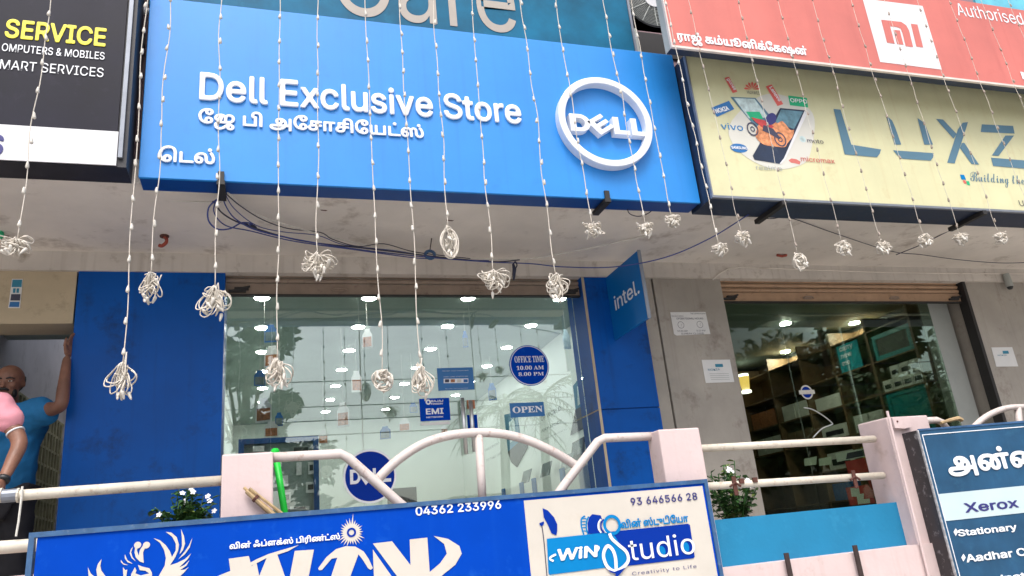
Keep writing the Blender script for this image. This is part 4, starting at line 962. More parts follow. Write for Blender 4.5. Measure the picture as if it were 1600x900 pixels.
# ================================================================== strings of festive lights
SY = 3.885
def bulb_mesh():
    return MB().lathe((0, 0, 0), [(.0028, .017), (.005, .011), (.0072, .0), (.008, -.007), (.0072, -.012), (.004, -.015)], 8).mesh('bulb')
BM = {True: bulb_mesh(), False: bulb_mesh()}
BM[True].materials.append(M['bulb']); BM[False].materials.append(M['aged_bulb'])
for me in BM.values():
    for p in me.polygons: p.use_smooth = True
def light_string(tx, bx, by, size, seed, label, clean=True, style='loops', Y=SY):
    rnd = random.Random(seed)
    a, b = P(tx, 0, Y), P(bx, by, Y); v = (a - b); top = b + v * ((6.4 - b.z) / v.z); b = Vector((b.x, Y, b.z)); top = Vector((top.x, Y, top.z))
    t = thing('light_string', label, 'string lights', top, 'festive light strings hanging over the signs')
    L = (top - b).length; n = int(L / .05); pts = []
    for i in range(n + 1):
        f = i / n; p = top.lerp(b, f); p += Vector((noise.noise(Vector((f * 8, seed, 0))) * .022, noise.noise(Vector((seed, f * 14, 3))) * .008, 0)); pts.append(p)
    mb = MB(); r = .0027 if clean else .0017
    mb.tube(pts, r, 6)
    tw = [p + Vector((math.cos(i * 1.9), math.sin(i * 1.9), 0)) * .003 for i, p in enumerate(pts)]
    obj('cord', mb, M['cord'], t, smooth=True)
    z = b.z + rnd.uniform(.05, .12); k = 0
    while z < 6.3:
        f = (top.z - z) / (top.z - b.z); p = top.lerp(b, f)
        o = bpy.data.objects.new('bulb', BM[clean]); COL.objects.link(o); o.parent = t; o.location = p - top + Vector((rnd.uniform(-.002, .002), -.003, 0))
        o.rotation_euler = (rnd.uniform(-.15, .15), rnd.uniform(-.2, .2), rnd.uniform(0, 6)); o.scale = (1.15,) * 3 if clean else (1.0,) * 3
        z += .168 + rnd.uniform(-.035, .035); k += 1
    # the gathered bundle at the end
    w, h = size[0] * .92, size[1] * .95; mb = MB()
    def loop(ang, ln, wd, dep, r=.0032):
        c, s = math.cos(ang), math.sin(ang); out = []
        for i in range(12):
            q = i / 12 * 2 * math.pi; lx = math.sin(q) * wd * (1 - math.cos(q)) * .5; ly = -(1 - math.cos(q)) * .5 * ln
            lz = math.sin(q * 2 + ang) * dep
            out.append(b + Vector((lx * c + ly * -s + rnd.uniform(-.003, .003), lz + rnd.uniform(-.004, .004), ly * c + lx * s + rnd.uniform(-.003, .003))))
        mb.tube(catmull(out, 2, True), r, 5, True)
    if style == 'coil':
        for k in range(8):
            cx, cz = b.x + rnd.uniform(-.008, .008), b.z - h * .5 + rnd.uniform(-.01, .01); rx, rz = w * rnd.uniform(.38, .52), h * rnd.uniform(.40, .52); ph = rnd.uniform(0, 6)
            mb.tube([(cx + math.cos(a_) * rx * (1 + .1 * math.sin(3 * a_ + ph)), Y + math.sin(a_ * 2 + ph) * .015 - .006, cz + math.sin(a_) * rz) for a_ in [2 * math.pi * j / 20 for j in range(20)]], .0034, 5, True)
    else:
        nl = 11 if style == 'loops' else 15
        for k in range(nl):
            ang = (k / (nl - 1) - .5) * (1.5 if style == 'loops' else 2.3) + rnd.uniform(-.15, .15); ln = h * rnd.uniform(.6, 1.0) * (1 - .22 * abs(ang))
            loop(ang * w / max(h, .01) * 1.1, ln, h * rnd.uniform(.10, .30), rnd.uniform(.01, .04))
    for k in range(6):      # a tangle wound through the loops
        q = b + Vector((0, 0, -h * .1)); tg = [b.copy(), q]
        for j in range(9):
            tg.append(b + Vector((rnd.gauss(0, .20) * w, rnd.gauss(0, .012), -h * (.35 + rnd.gauss(0, .19)))))
        mb.tube(catmull(tg, 4), .0031, 5)
    obj('bundle', mb, M['cord'], t, smooth=True)
    for k in range(rnd.randint(6, 9)):
        o = bpy.data.objects.new('bulb', BM[True]); COL.objects.link(o); o.parent = t
        o.location = b - top + Vector((rnd.uniform(-.4, .4) * w, rnd.uniform(-.03, .015), -h * rnd.uniform(.25, .98)))
        o.rotation_euler = (rnd.uniform(-.6, .6), rnd.uniform(-.9, .9) + 3.1, rnd.uniform(0, 6)); o.scale = (1.1, 1.1, 1.3)
    return t
ST = [(80, 27, 374, (.13, .10), 'light string crossing the black sign in front of the SERVICE lettering', 1, 'tuft'),
      (228, 192, 568, (.12, .18), 'light string along the left edge of the blue sign, lowest bundle at left', 1, 'loops'),
      (266, 236, 428, (.10, .16), 'light string just inside left edge of blue sign, short bundle on blue wall panel', 1, 'loops'),
      (346, 336, 448, (.14, .19), 'light string through the first white letter, bundle on blue panel edge', 1, 'loops'),
      (437, 433, 562, (.12, .16), 'light string through the second word start, bundle low over left glass pane', 1, 'loops'),
      (497, 496, 398, (.17, .15), 'light string with a wide bundle on the beam above the left glass', 1, 'tuft'),
      (570, 597, 578, (.11, .11), 'light string ending in a neat round coil before the glass', 1, 'coil'),
      (624, 657, 570, (.07, .19), 'light string with a thin long bundle left of the payment sticker', 1, 'loops'),
      (677, 700, 356, (.10, .20), 'light string with a long bundle hanging over the blue cable clip', 1, 'coil'),
      (736, 770, 424, (.16, .15), 'light string with a full bundle beside the black cable end', 1, 'tuft'),
      (814, 868, 428, (.11, .17), 'light string left of the emblem, bundle at top right of the bright glass', 1, 'loops'),
      (867, 925, 351, (.11, .09), 'light string grazing the left of the emblem, small round tuft', 1, 'tuft'),
      (942, 1008, 351, (.10, .09), 'light string through the middle of the emblem, ragged tuft', 1, 'tuft'),
      (985, 1049, 338, (.08, .08), 'light string grazing the right of the emblem, smallest tuft', 1, 'tuft'),
      (1039, 1123, 382, (.09, .09), 'light string along the dark left end of the yellow sign', 1, 'tuft'),
      (1075, 1159, 364, (.09, .09), 'light string through the left brand plates of the yellow sign', 0, 'tuft'),
      (1153, 1246, 397, (.10, .12), 'light string through the phone artwork ending in a round ball', 0, 'coil'),
      (1215, 1315, 378, (.10, .11), 'light string right of the phone artwork, bundle with a side loop', 0, 'loops'),
      (1269, 1378, 382, (.12, .08), 'light string before the first slate letter, bow shaped tuft', 0, 'tuft'),
      (1329, 1443, 367, (.10, .10), 'light string left of the white square logo, tuft near soffit anchor', 0, 'loops'),
      (1382, 1499, 367, (.11, .09), 'light string through the white square logo', 0, 'tuft'),
      (1432, 1561, 366, (.09, .08), 'light string right of white square logo, last bundle in view', 0, 'tuft'),
      (1483, 1622, 366, (.09, .08), 'light string left of the Authorised lettering, running out of view', 0, 'tuft'),
      (1532, 1680, 366, (.09, .08), 'light string through the Authorised lettering', 0, 'tuft'),
      (1575, 1732, 366, (.09, .08), 'light string at the far right edge of the red sign', 0, 'tuft')]
for i, (tx, bx, by, sz, lab, cl, stl) in enumerate(ST): light_string(tx, bx, by, sz, 11 + i * 3, lab, bool(cl), stl)

# ================================================================== parapet, railings, lower signs
def pillar(x0, x1, y0, y1, z1, label):
    t = obj('parapet_pillar', MB().box(x0, x1, y0, y1, 0, z1), M['pink_paint'], None, loc=((x0 + x1) / 2, y0, 0)); bevel(t, .008); return tag(t, label, 'pillar', 'pink parapet pillars')
p1 = PY(3.9)
pillar(p1.ab(346, 740)[0], p1.ab(427, 740)[0], 3.9, 4.06, p1.ab(385, 708)[1], 'pale pink parapet pillar with the green stick and straw broom')
PYf = 3.84; pf = PY(PYf)
pillar(pf.ab(1033, 700)[0], pf.ab(1096, 690)[0], PYf, 3.985, pf.ab(1060, 669.5)[1], 'pale pink parapet pillar between the arch railing and two plain rails')
X3 = pf.ab(1385, 652)[0]
pillar(X3, X3 + .32, PYf, 4.10, pf.ab(1385, 652)[1], 'pale pink parapet pillar beside the dark teal board')
pw = thing('parapet_wall', 'low parapet wall with bright teal panel under the right rails', 'wall', (3, 3.9, 0))
zt0, zt1 = PY(3.93).ab(1405, 853)[1], PY(3.93).ab(1396, 785)[1]
obj('teal_panel', MB().box(pf.ab(1096, 800)[0], X3, 3.93, 3.99, zt0, zt1), M['teal_wall'], pw)
obj('base', MB().box(-6, 11, PYf - .02, 3.975, .14, zt0), M['pink_paint'], pw)
obj('base', MB().box(-6, pf.ab(346, 740)[0], 3.9, 3.99, zt0, zt0 + .3), M['pink_paint'], pw)
obj('base', MB().box(p1.ab(427, 740)[0], pf.ab(1033, 700)[0], 3.9, 3.99, zt0, zt0 + .3), M['pink_paint'], pw)
def rail(t, pts, r, m, name='rail', curve=0):
    V = [P(*q) for q in pts]; V = catmull(V, curve) if curve else V
    return obj(name, MB().tube(V, r, 12), m, t, smooth=True)
RY = 3.95
t = thing('railing', 'two cream pipe rails with worn paint left of the pillar with broom', 'railing', P(100, 770, RY))
rail(t, [(-260, 792, RY), (30, 774, RY), (346, 751, RY)], .024, M['cream_rail']); rail(t, [(-260, 875, RY), (60, 851, RY), (346, 822, RY)], .028, M['cream_rail'])
cl = obj('pipe_clamp', MB().tube([P(4, 775.5, RY), P(27, 773.5, RY)], .029, 12), M['grey_metal'], t)
mb = MB()
for x in (2, 29): q = P(x, 774, RY); mb.tube([q + Vector((-.004, 0, 0)), q + Vector((.004, 0, 0))], .032, 12)
obj('clamp_ring', mb, M['cream_rail'], t)
tag(obj('tied_cord', MB().tube([P(35, 760, RY - .03), P(33, 782, RY - .03), P(29, 815, RY - .03), P(25, 838, RY - .03)], .005, 6), M['wire_white'], None, loc=P(35, 760, RY - .03)), 'short white cord tied to the left railing', 'cord')
t = thing('arch_railing', 'pale pink pipe railing with half arch and crossed diagonals behind WIN sign', 'railing', P(700, 760, RY))
R1 = .024
rail(t, [(425, 715, RY), (532, 709, RY), (545, 716, RY), (625, 787, RY), (660, 815, RY)], R1, M['rail_paint'])
rail(t, [(586, 753, RY + .02), (620, 720, RY), (660, 694, RY), (700, 681, RY), (745, 676, RY), (790, 679, RY), (830, 690, RY), (870, 709, RY), (899, 727, RY + .02)], R1, M['rail_paint'], 'arch', 5)
rail(t, [(840, 818, RY), (880, 760, RY), (934, 690, RY), (944, 684.5, RY), (1036, 681, RY)], R1, M['rail_paint'])
rail(t, [(748, 680, RY), (755, 800, RY)], .022, M['rail_paint'], 'post')
t = thing('railing', 'two pale pipe rails above the teal panel', 'railing', P(1230, 720, RY))
rail(t, [(1090, 701, RY), (1366, 686, RY)], .022, M['cream_rail']); rail(t, [(1090, 761, RY), (1380, 743, RY)], .022, M['cream_rail'])
RZ = 3.98
t = thing('railing', 'curved white pipe railing rising behind the dark teal board', 'railing', P(1500, 660, RZ))
rail(t, [(1400, 659, RZ), (1464, 656.5, RZ), (1472, 660, RZ), (1478, 668, RZ), (1520, 705, RZ)], .022, M['rail_paint'])
rail(t, [(1517, 672, RZ), (1534, 656, RZ), (1552, 645, RZ), (1572, 638, RZ), (1592, 636, RZ), (1615, 637, RZ), (1650, 650, RZ)], .020, M['rail_paint'], 'arch', 5)
rail(t, [(1590, 637, RZ), (1596, 690, RZ)], .022, M['rail_paint'], 'post')
q = P(1486, 657, RZ - .05); tag(obj('dry_branch', MB().tube(catmull([P(1470, 661, RZ - .05), P(1483, 657, RZ - .05), P(1497, 654, RZ - .05), P(1504, 657, RZ - .05)], 4), [.010] * 4 + [.013] * 4 + [.015] * 4 + [.009], 7), M['bamboo'], None, loc=q), 'dry brown palm stalk lying on top of the dark teal board', 'branch')
# clamps of the rusty hooks on the right rail
for i, (x, y) in enumerate(((1148, 757), (1335, 747))):
    p = P(x, y, RY - .028); t = thing('rusty_clamp', ('rusty iron clamp on the lower rail above the flowering plant', 'rusty iron clamp on lower rail before the red notice')[i], 'clamp', p)
    obj('strap', MB().box(p.x - .012, p.x + .012, p.y - .004, p.y + .004, p.z - .06, p.z + .045), M['rust'], t); obj('cross', MB().tube([p + Vector((-.035, -.003, -.01)), p + Vector((0, -.008, .01)), p + Vector((.035, -.003, -.012))], .007, 6), M['rust'], t)
    for dx in ((.05, .14) if i == 0 else ()): obj('stub', MB().box(p.x + dx - .014, p.x + dx + .014, p.y - .004, p.y + .01, p.z + .002, p.z + .03), M['rust'], t)
for i, (x, y) in enumerate(((1228, 864), (1335, 852))):
    p = P(x, y, 3.79); t = tag(obj('iron_bar', MB().box(p.x - .012, p.x + .014, 3.785, 3.797, .3, p.z), M['iron'], None, loc=p), ('upright dark iron bar before the pink base, left one', 'upright dark iron bar before the pink base, nearer the teal board')[i], 'iron bar')
# green stick and straw broom against pillar
p, q = P(430, 707, 4.085), P(447, 815, 4.085)
t = thing('green_stick', 'bright green plastic stick leaning behind pillar beside the arch railing', 'stick', q)
obj('shaft', MB().tube([q + (q - p) * .5, p], .017, 12), M['green_plastic'], t, smooth=True); obj('cap', MB().lathe(p - Vector((0, 0, .004)), [(.021, -.01), (.021, .016), (.012, .024)], 12), M['green_plastic'], t)
p, q = P(387, 767, 3.87), P(432, 806, 3.87)
t = thing('straw_broom', 'worn bundle of bamboo sticks leaning across the pink pillar', 'broom', q)
mb = MB()
for k in range(7):
    o_ = Vector((math.cos(k) * .010, math.sin(k) * .010, math.cos(k * 2) * .010)) if k else Vector()
    mb.tube([p + o_ + (p - q) * random.uniform(0, .06), q + o_ * 2 + (q - p) * .4], .0075, 6)
obj('sticks', mb, M['bamboo'], t); obj('binding', MB().tube([p.lerp(q, .25), p.lerp(q, .33)], .021, 8), M['rust'], t)

# --- printing-shop sign on the railing
Wn = PY(3.76); wx0 = Wn.ab(45, 836)[0]; wx1 = Wn.ab(1105, 749)[0]; wz1 = Wn.ab(45, 836)[1] + .009; wz0 = 1.16
ws = thing('print_sign', 'big blue and cream printing shop sign fixed to the railing', 'sign', ((wx0 + wx1) / 2, 3.76, wz0))
obj('panel', MB().box(wx0 + .03, wx1 - .02, 3.768, 3.785, wz0 + .02, wz1 - .02), M['print_blue'], ws)
fr = obj('frame', border(MB(), Wn, wx0, wx1, wz0, wz1, .021, -.035, .0), M['frame_blue'], ws)
ca = Wn.ab(817, 780)[0]; zc_ = Wn.ab(817, 780)[1]
Wq = PY(3.768)
obj('cream_panel', MB().obox(Wq, Wq.ab(818, 780)[0], wx1 - .033, wz0 + .03, wz1 - .034, 0, .002), M['cream_print'], ws)
def W13(pts): return [(u / 4, 675 + v / 4) for u, v in pts]
def W14(pts): return [(400 + u / 4, 675 + v / 4) for u, v in pts]
def W15(pts): return [(800 + u / 4, 675 + v / 4) for u, v in pts]
txt(ws, 'lettering', '04362 233996', Wq, (649.5, 806), (782, 781.5), T, off=.022, d=.003)
txt(ws, 'tamil_line', 'வின் ஃப்ளக்ஸ் பிரிண்ட்ஸ்', Wq, (358.5, 861), (531, 832), T, mode='ink', tube=.039, d=.003)
mb = MB(); CP_ = M['cream_print']
mb.px(Wq, W13([(1430, 792), (1555, 775), (1573, 838), (1603, 815), (1640, 1000), (1400, 1000), (1350, 905), (1440, 868)]), .003)
mb.px(Wq, W14([(75, 768), (132, 762), (180, 900), (205, 1000), (-40, 1000), (20, 900)]), .0032)
mb.px(Wq, W14([(242, 743), (362, 735), (330, 900), (305, 1000), (180, 1000), (212, 900)]), .003)
mb.px(Wq, W14([(-60, 830), (0, 797), (80, 762), (268, 706), (200, 745), (130, 768), (60, 790), (0, 822), (-60, 850)]), .0035)
mb.px(Wq, W14([(388, 852), (440, 782), (500, 732), (560, 714), (620, 716), (672, 746), (703, 792), (730, 850), (716, 862), (700, 852), (668, 800), (640, 765), (590, 900), (565, 1000), (440, 1000), (470, 900), (508, 785), (472, 792), (412, 862), (394, 864)]), .003)
mb.px(Wq, W14([(730, 697), (850, 683), (965, 832), (960, 672), (1070, 660), (1085, 875), (1150, 820), (1192, 760), (1175, 700), (1110, 650), (1200, 668), (1270, 712), (1285, 760), (1245, 830), (1170, 890), (1090, 960), (1000, 1000), (940, 1000), (880, 900)]), .003)
mb.px(Wq, W14([(730, 735), (860, 920), (880, 1000), (740, 1000)]), .003)
obj('main_letters', mb, CP_, ws)
# starburst dot
c = Wq.ab(549, 832); mb = MB(); n = 26; pts = []
rs_ = random.Random(4)
for k in range(n * 2):
    a = math.pi * k / n; r = (.048 + rs_.uniform(0, .022)) if k % 2 == 0 else .036
    if k == 12: r = .085
    pts.append((c[0] + math.cos(a) * r, c[1] + math.sin(a) * r))
mb.poly(Wq, pts, .003); obj('starburst', mb, CP_, ws); obj('dot_ring', MB().ring(Wq, c, .021, .012, .005), M['deep_blue'], ws)
# winged emblem
def WE(pts): return [(130 + u * .15, 800 + v * .15) for u, v in pts]
mb = MB()
mb.px(Wq, WE([(732, 272), (800, 295), (860, 345), (905, 410), (925, 470), (965, 400), (965, 330), (930, 260), (862, 207), (920, 215), (975, 262), (998, 340), (990, 400), (960, 470), (905, 555), (980, 530), (1060, 490), (1125, 432), (1090, 490), (1000, 578), (1060, 550), (1108, 502), (1075, 560), (1010, 605), (1060, 600), (1100, 572), (1050, 630), (990, 690), (960, 800), (720, 800), (780, 680), (850, 560), (862, 480), (845, 400), (800, 320)]), .003)
mb.px(Wq, WE([(1020, 180), (1050, 250), (1062, 330), (1040, 395), (1005, 440), (1030, 350), (1028, 270)]), .003)
mb.px(Wq, WE([(1138, 270), (1110, 370), (1060, 440), (990, 495), (1060, 410), (1100, 350)]), .003)
mb.px(Wq, WE([(545, 350), (575, 345), (560, 400), (580, 455), (590, 400), (622, 350), (650, 365), (625, 420), (628, 490), (632, 530), (590, 515), (550, 475), (535, 420)]), .003)
for u, v in ((568, 345), (660, 345)): mb.disc(Wq, Wq.ab(130 + u * .15, 800 + v * .15), .014, .0034, n=16)
mb.px(Wq, WE([(520, 362), (500, 420), (515, 470), (550, 515), (505, 480), (485, 430), (497, 390)]), .003)
mb.px(Wq, WE([(435, 440), (460, 500), (518, 540), (465, 525), (435, 485)]), .003); mb.px(Wq, WE([(393, 497), (420, 535), (468, 553), (425, 550), (395, 525)]), .003)
mb.px(Wq, WE([(415, 575), (440, 605), (460, 600), (450, 670), (470, 800), (430, 800), (420, 680)]), .003)
mb.px(Wq, WE([(540, 575), (555, 610), (545, 640), (600, 660), (690, 640), (650, 612), (590, 605), (572, 552), (620, 570), (690, 585), (716, 630), (720, 700), (700, 800), (480, 800), (500, 650)]), .003)
mb.px(Wq, WE([(192, 492), (180, 560), (190, 610), (250, 690), (300, 800), (220, 800), (150, 690), (138, 600), (155, 540)]), .003)
mb.px(Wq, WE([(50, 575), (80, 640), (140, 690), (200, 800), (120, 800), (60, 690)]), .003)
obj('winged_emblem', mb, CP_, ws)
# studio artwork
def WS(pts): return [(820 + u * .1875, 780 + v * .1875) for u, v in pts]
def wsp(name, pts, m, d, cv=0): return obj(name, MB().px(Wq, WS(pts), d, curve=cv), M[m] if isinstance(m, str) else m, ws)
txt(ws, 'lettering', '93 646566 28', Wq, (985.5, 790), (1087.5, 769.5), M['navy_text'], off=.02, d=.005, space=1.05)
wsp('light_box', [(180, 330), (700, 275), (760, 560), (205, 630), (195, 620)], 'sky_blue', .005)
wsp('dark_box', [(700, 272), (1355, 205), (1372, 215), (1412, 480), (1400, 492), (860, 555), (760, 560)], 'deep_blue', .0055)
wsp('bulb_fill', [(690, 280), (740, 300), (790, 380), (840, 440), (850, 520), (800, 575), (720, 590), (660, 540), (645, 450), (690, 390), (720, 340)], 'sky_blue', .0065, 4)
txt(ws, 'studio_lettering', 'tudio', Wq, (983.5, 876), (1081, 833), T, off=0, d=.009)
for u, v, rr_ in ((1135, 435, .026), (1330, 402, .028)): obj('letter_fill', MB().disc(Wq, Wq.ab(820 + u * .1875, 780 + v * .1875), rr_, .0075, n=24, sq=.85), M['sky_blue'], ws)
def stroke(name, pts, wd, m, d):
    V = [Wq.ab(*q) for q in WS(pts)]; V = [Wq.w(a, b, d) for a, b in V]; V = catmull(V, 6)
    mb = MB(); vs = []; fs = []
    for i, p in enumerate(V):
        tn = (V[min(i + 1, len(V) - 1)] - V[max(i - 1, 0)]).normalized(); nn = tn.cross(Vector((0, -1, 0)))
        vs += [p + nn * wd, p - nn * wd]
    for i in range(len(V) - 1): fs.append((2 * i, 2 * i + 1, 2 * i + 3, 2 * i + 2))
    return obj(name, mb.add(vs, fs), M[m], ws)
stroke('bulb_outline', [(700, 285), (720, 330), (780, 385), (840, 440), (855, 510), (810, 570), (740, 600), (680, 560), (650, 480), (660, 420), (690, 390), (730, 430), (750, 500), (755, 590)], .0085, 'letter_white', .010)
wsp('bulb_base', [(680, 585), (740, 605), (830, 570), (800, 610), (770, 640), (790, 700), (740, 700), (750, 620), (710, 610)], 'deep_blue', .011)
txt(ws, 'studio_lettering', 'WiN', Wq, (869, 877), (930, 852), T, off=.03, d=.009, shear=.18)
stroke('swoosh', [(255, 460), (215, 480), (205, 500), (235, 515)], .005, 'letter_white', .0095); stroke('swoosh', [(575, 390), (610, 400), (600, 425), (575, 450)], .005, 'letter_white', .0095)
c = Wq.ab(820 + 722 * .1875, 780 + 215 * .1875); obj('lens_ring', MB().ring(Wq, c, .050, .034, .0085), M['sky_blue'], ws)
wsp('camera_body', [(525, 290), (520, 200), (535, 150), (560, 125), (630, 135), (640, 165), (610, 200), (620, 265), (660, 285)], 'deep_blue', .0045)
for k, u in enumerate((610, 632, 655)): stroke('lens_line', [(u + 20, 168), (u, 200), (u, 245), (u + 22, 280)], .004, ('letter_white', 'deep_blue', 'letter_white')[k], .007 + k * .0005)
stroke('film_strip', [(500, 140), (470, 165), (470, 230), (490, 295)], .004, 'sky_blue', .004); stroke('film_strip', [(530, 145), (515, 180), (510, 240), (525, 290)], .004, 'sky_blue', .004)
for v in (165, 190, 215, 240, 268): stroke('film_bar', [(472, v), (490, v - 4), (513, v)], .0025, 'sky_blue', .0042)
wsp('studio_umbrella', [(145, 75), (190, 95), (240, 150), (268, 210), (268, 265), (260, 302), (220, 285), (190, 215), (155, 150), (150, 110)], 'deep_blue', .005)
stroke('lamp_stand', [(138, 215), (155, 330), (182, 640), (190, 760)], .0025, 'ink', .0045); wsp('studio_lamp', [(118, 200), (155, 185), (158, 205), (140, 225), (122, 218)], 'deep_blue', .006)
txt(ws, 'tamil_line', 'வின் ஸ்டுடிேயா', Wq, (970, 826), (1073, 802), M['sky_blue'], mode='ink', tube=.039, d=.005)
txt(ws, 'slogan', 'Creativity to Life', Wq, (987.5, 899), (1087, 882), M['navy_text'], off=-.003, d=.005, space=1.15)
# --- copying-shop board at the right, turned a little towards the street
ang = math.radians(7)
x0b = 3.72; Xb = Plane((x0b, 3.70, 0), (math.cos(ang), -math.sin(ang), 0), (-math.sin(ang), -math.cos(ang), 0))
xz1 = Xb.ab(1434, 671)[1]; aR = 1.6
xs = thing('copy_shop_board', 'dark teal board listing Xerox and stationary services in a worn black box', 'sign', (x0b + .8, 3.7, .9))
obj('panel', MB().obox(Xb, .008, aR, .9, xz1 - .01, -.006, 0), M['board_teal'], xs)
obj('box', MB().obox(Xb, 0, aR, .89, xz1 - .004, -.14, -.007), mat('worn_black', (.018, .018, .022), .35, .3, 8, dirt=(.55, .55, .58), dirt_amt=.55), xs)
obj('edge_trim', MB().obox(Xb, -.002, .007, .9, xz1 - .004, -.006, .006), mat('worn_edge', (.35, .35, .36), .5, .5, 40), xs)
obj('top_trim', MB().obox(Xb, .008, aR, xz1 - .0095, xz1 + .002, -.006, .004), M['frame_blue'], xs)
a0, b1 = Xb.ab(1440, 679)
mb = MB().obox(Xb, a0, aR, b1 - .005, b1, .001, .003); mb.obox(Xb, a0, a0 + .005, .9, b1 - .005, .001, .003); obj('border_line', mb, M['letter_white'], xs)
b_t = Xb.ab(1467, 772)[1]; b_b = Xb.ab(1479, 814)[1]
obj('pale_band', MB().obox(Xb, a0 + .006, aR, b_b, b_t, .001, .0035), mat('pale_band', (.50, .62, .66), .5, .05, 4), xs)
txt(xs, 'lettering', 'Xerox', Xb, (1508, 801.5), (1587, 778), M['navy_text'], off=.025, d=.005)
txt(xs, 'lettering', 'அன்ைனய', Xb, (1484, 747), (1700, 685), T, mode='ink', tube=.039, d=.004)
def bullet(u, v):
    obj('bullet', MB().px(Xb, [(1380 + (u - 26) * .1377, 776 + v * .1377), (1380 + u * .1377, 776 + (v - 42) * .1377), (1380 + (u + 26) * .1377, 776 + v * .1377), (1380 + u * .1377, 776 + (v + 46) * .1377)], .004), M['letter_white'], xs)
bullet(818, 400); bullet(905, 690); bullet(985, 960)
txt(xs, 'lettering', 'Stationary', Xb, (1497, 838.5), (1586, 818), T, off=.03, d=.004)
txt(xs, 'lettering', 'Aadhar Card', Xb, (1510, 879), (1632, 852), T, off=.03, d=.004)
txt(xs, 'lettering', 'Lamination', Xb, (1520, 914), (1630, 890), T, off=.03, d=.004)
p = P(1388, 650, 3.80); t = thing('edge_pole', 'thin pinkish pole between the last pillar and the dark teal board', 'pole', (p.x, 3.80, 0))
obj('pole', MB().tube([(p.x, 3.80, .14), (p.x, 3.80, p.z + .03)], .008, 8), M['pink_paint'], t)
pp = PY(3.82); t = thing('fixing_plate', 'pink painted plate joining board top and curved railing', 'plate', P(1410, 660, 3.82)); obj('plate', MB().px(pp, [(1392, 653), (1420, 652), (1424, 667), (1412, 670), (1397, 669)], .01, .012), M['pink_paint'], t)
obj('bolt', MB().disc(pp, pp.ab(1400, 659), .006, .014, .004, 10), M['rust'], t)

# ================================================================== potted plants
def flower_plant(c, w, h, n, nf, seed, label, tipf):
    rnd = random.Random(seed); t = thing('flowering_plant', label, 'potted plant', c)
    c = Vector(c); mbl, mbt, mbs, mbf = MB(), MB(), MB(), MB()
    def leaf(mb, p, d, ln):
        d = d.normalized(); sd_ = d.cross(Vector((rnd.uniform(-.4, .4), rnd.uniform(-.4, .4), 1))).normalized(); up = sd_.cross(d)
        w_ = ln * .27
        mb.add([p, p + d * ln * .3 + sd_ * w_ * .8 + up * .004, p + d * ln * .65 + sd_ * w_ + up * .003, p + d * ln - up * .006, p + d * ln * .65 - sd_ * w_ + up * .003, p + d * ln * .3 - sd_ * w_ * .8 + up * .004, p + d * ln * .5 - up * .003], [(0, 1, 6), (1, 2, 6), (2, 3, 6), (3, 4, 6), (4, 5, 6), (5, 0, 6)])
    tips = []
    for k in range(n):
        a = rnd.uniform(0, 6.28); rr_ = math.sqrt(rnd.random()) * w; hh = h * (1 - .45 * (rr_ / w) ** 2) * rnd.uniform(.72, 1.12)
        tip = c + Vector((math.cos(a) * rr_, math.sin(a) * rr_ * .7, hh)); base = c + Vector((math.cos(a) * .03, math.sin(a) * .03, 0)); mid = base.lerp(tip, .5) + Vector((rnd.uniform(-.03, .03), rnd.uniform(-.03, .03), .03))
        st = catmull([base, mid, tip], 4); mbs.tube(st, .003, 4); tips.append(tip)
        for j in range(rnd.randint(9, 14)):
            f = rnd.uniform(.25, 1); p = base.lerp(tip, f); b = rnd.uniform(0, 6.28)
            leaf(mbt if (f > .8 and rnd.random() < tipf) else mbl, p, Vector((math.cos(b), math.sin(b), rnd.uniform(-.3, .7))), rnd.uniform(.03, .055))
    for k in range(nf):
        p = tips[k % len(tips)] + Vector((rnd.uniform(-.02, .02), -.02, .015)); nr = Vector((rnd.uniform(-.5, .5), -1, rnd.uniform(.1, 1))).normalized(); u = nr.orthogonal().normalized(); v = nr.cross(u)
        mbf = MB()
        for q in range(5):
            a = q * 1.2566; d = u * math.cos(a) + v * math.sin(a); s_ = u * -math.sin(a) + v * math.cos(a)
            mbf.add([p, p + d * .008 + s_ * .0055, p + d * .0145 + s_ * .003, p + d * .0145 - s_ * .003, p + d * .008 - s_ * .0055], [(0, 1, 2, 3, 4)])
        obj('flower', mbf, M['petal'], t)
    obj('stems', mbs, M['leaf'], t); obj('leaves', mbl, M['leaf'], t); obj('young_leaves', mbt, M['leaf_tip'], t)
    obj('pot', MB().lathe(c, [(.085, -.2), (.12, 0), (.13, 0), (.13, .015), (.11, .015), (.1, -.01)], 18), M['terracotta'], t)
q = P(290, 800, 4.3); flower_plant((q.x, 4.3, q.z - .14), .165, .25, 40, 10, 3, 'flowering green plant with white blooms behind the blue part of print sign', .1)
q = P(1148, 800, 4.3); flower_plant((q.x, 4.3, q.z - .10), .19, .40, 44, 9, 8, 'taller leafy plant with white blooms above the teal panel', .45)
for i, (x, lab) in enumerate(((290, 'left'), (1148, 'right'))):
    q = P(x, 800, 4.3); z = q.z - (.34 if i == 0 else .30)
    tag(obj('plant_stand', MB().box(q.x - .16, q.x + .16, 4.16, 4.44, TZ, z), M['cement'], None, loc=(q.x, 4.3, TZ)), ('cement block under the plant behind print sign', 'cement block under the plant behind the teal panel')[i], 'plinth')
# bent chrome wire in front of the phone shop glass
tag(obj('chrome_wire', MB().tube(catmull([P(1256, 637, GY - .04), P(1270, 640, GY - .05), P(1287, 650, GY - .05), P(1300, 661, GY - .05), P(1298, 664, GY - .05), P(1284, 670, GY - .05), P(1270, 684, GY - .04)], 5), .006, 8), M['steel'], None, smooth=True, loc=P(1287, 650, GY - .05)), 'thin bent chrome wire in front of the dark phone shop glass', 'wire')

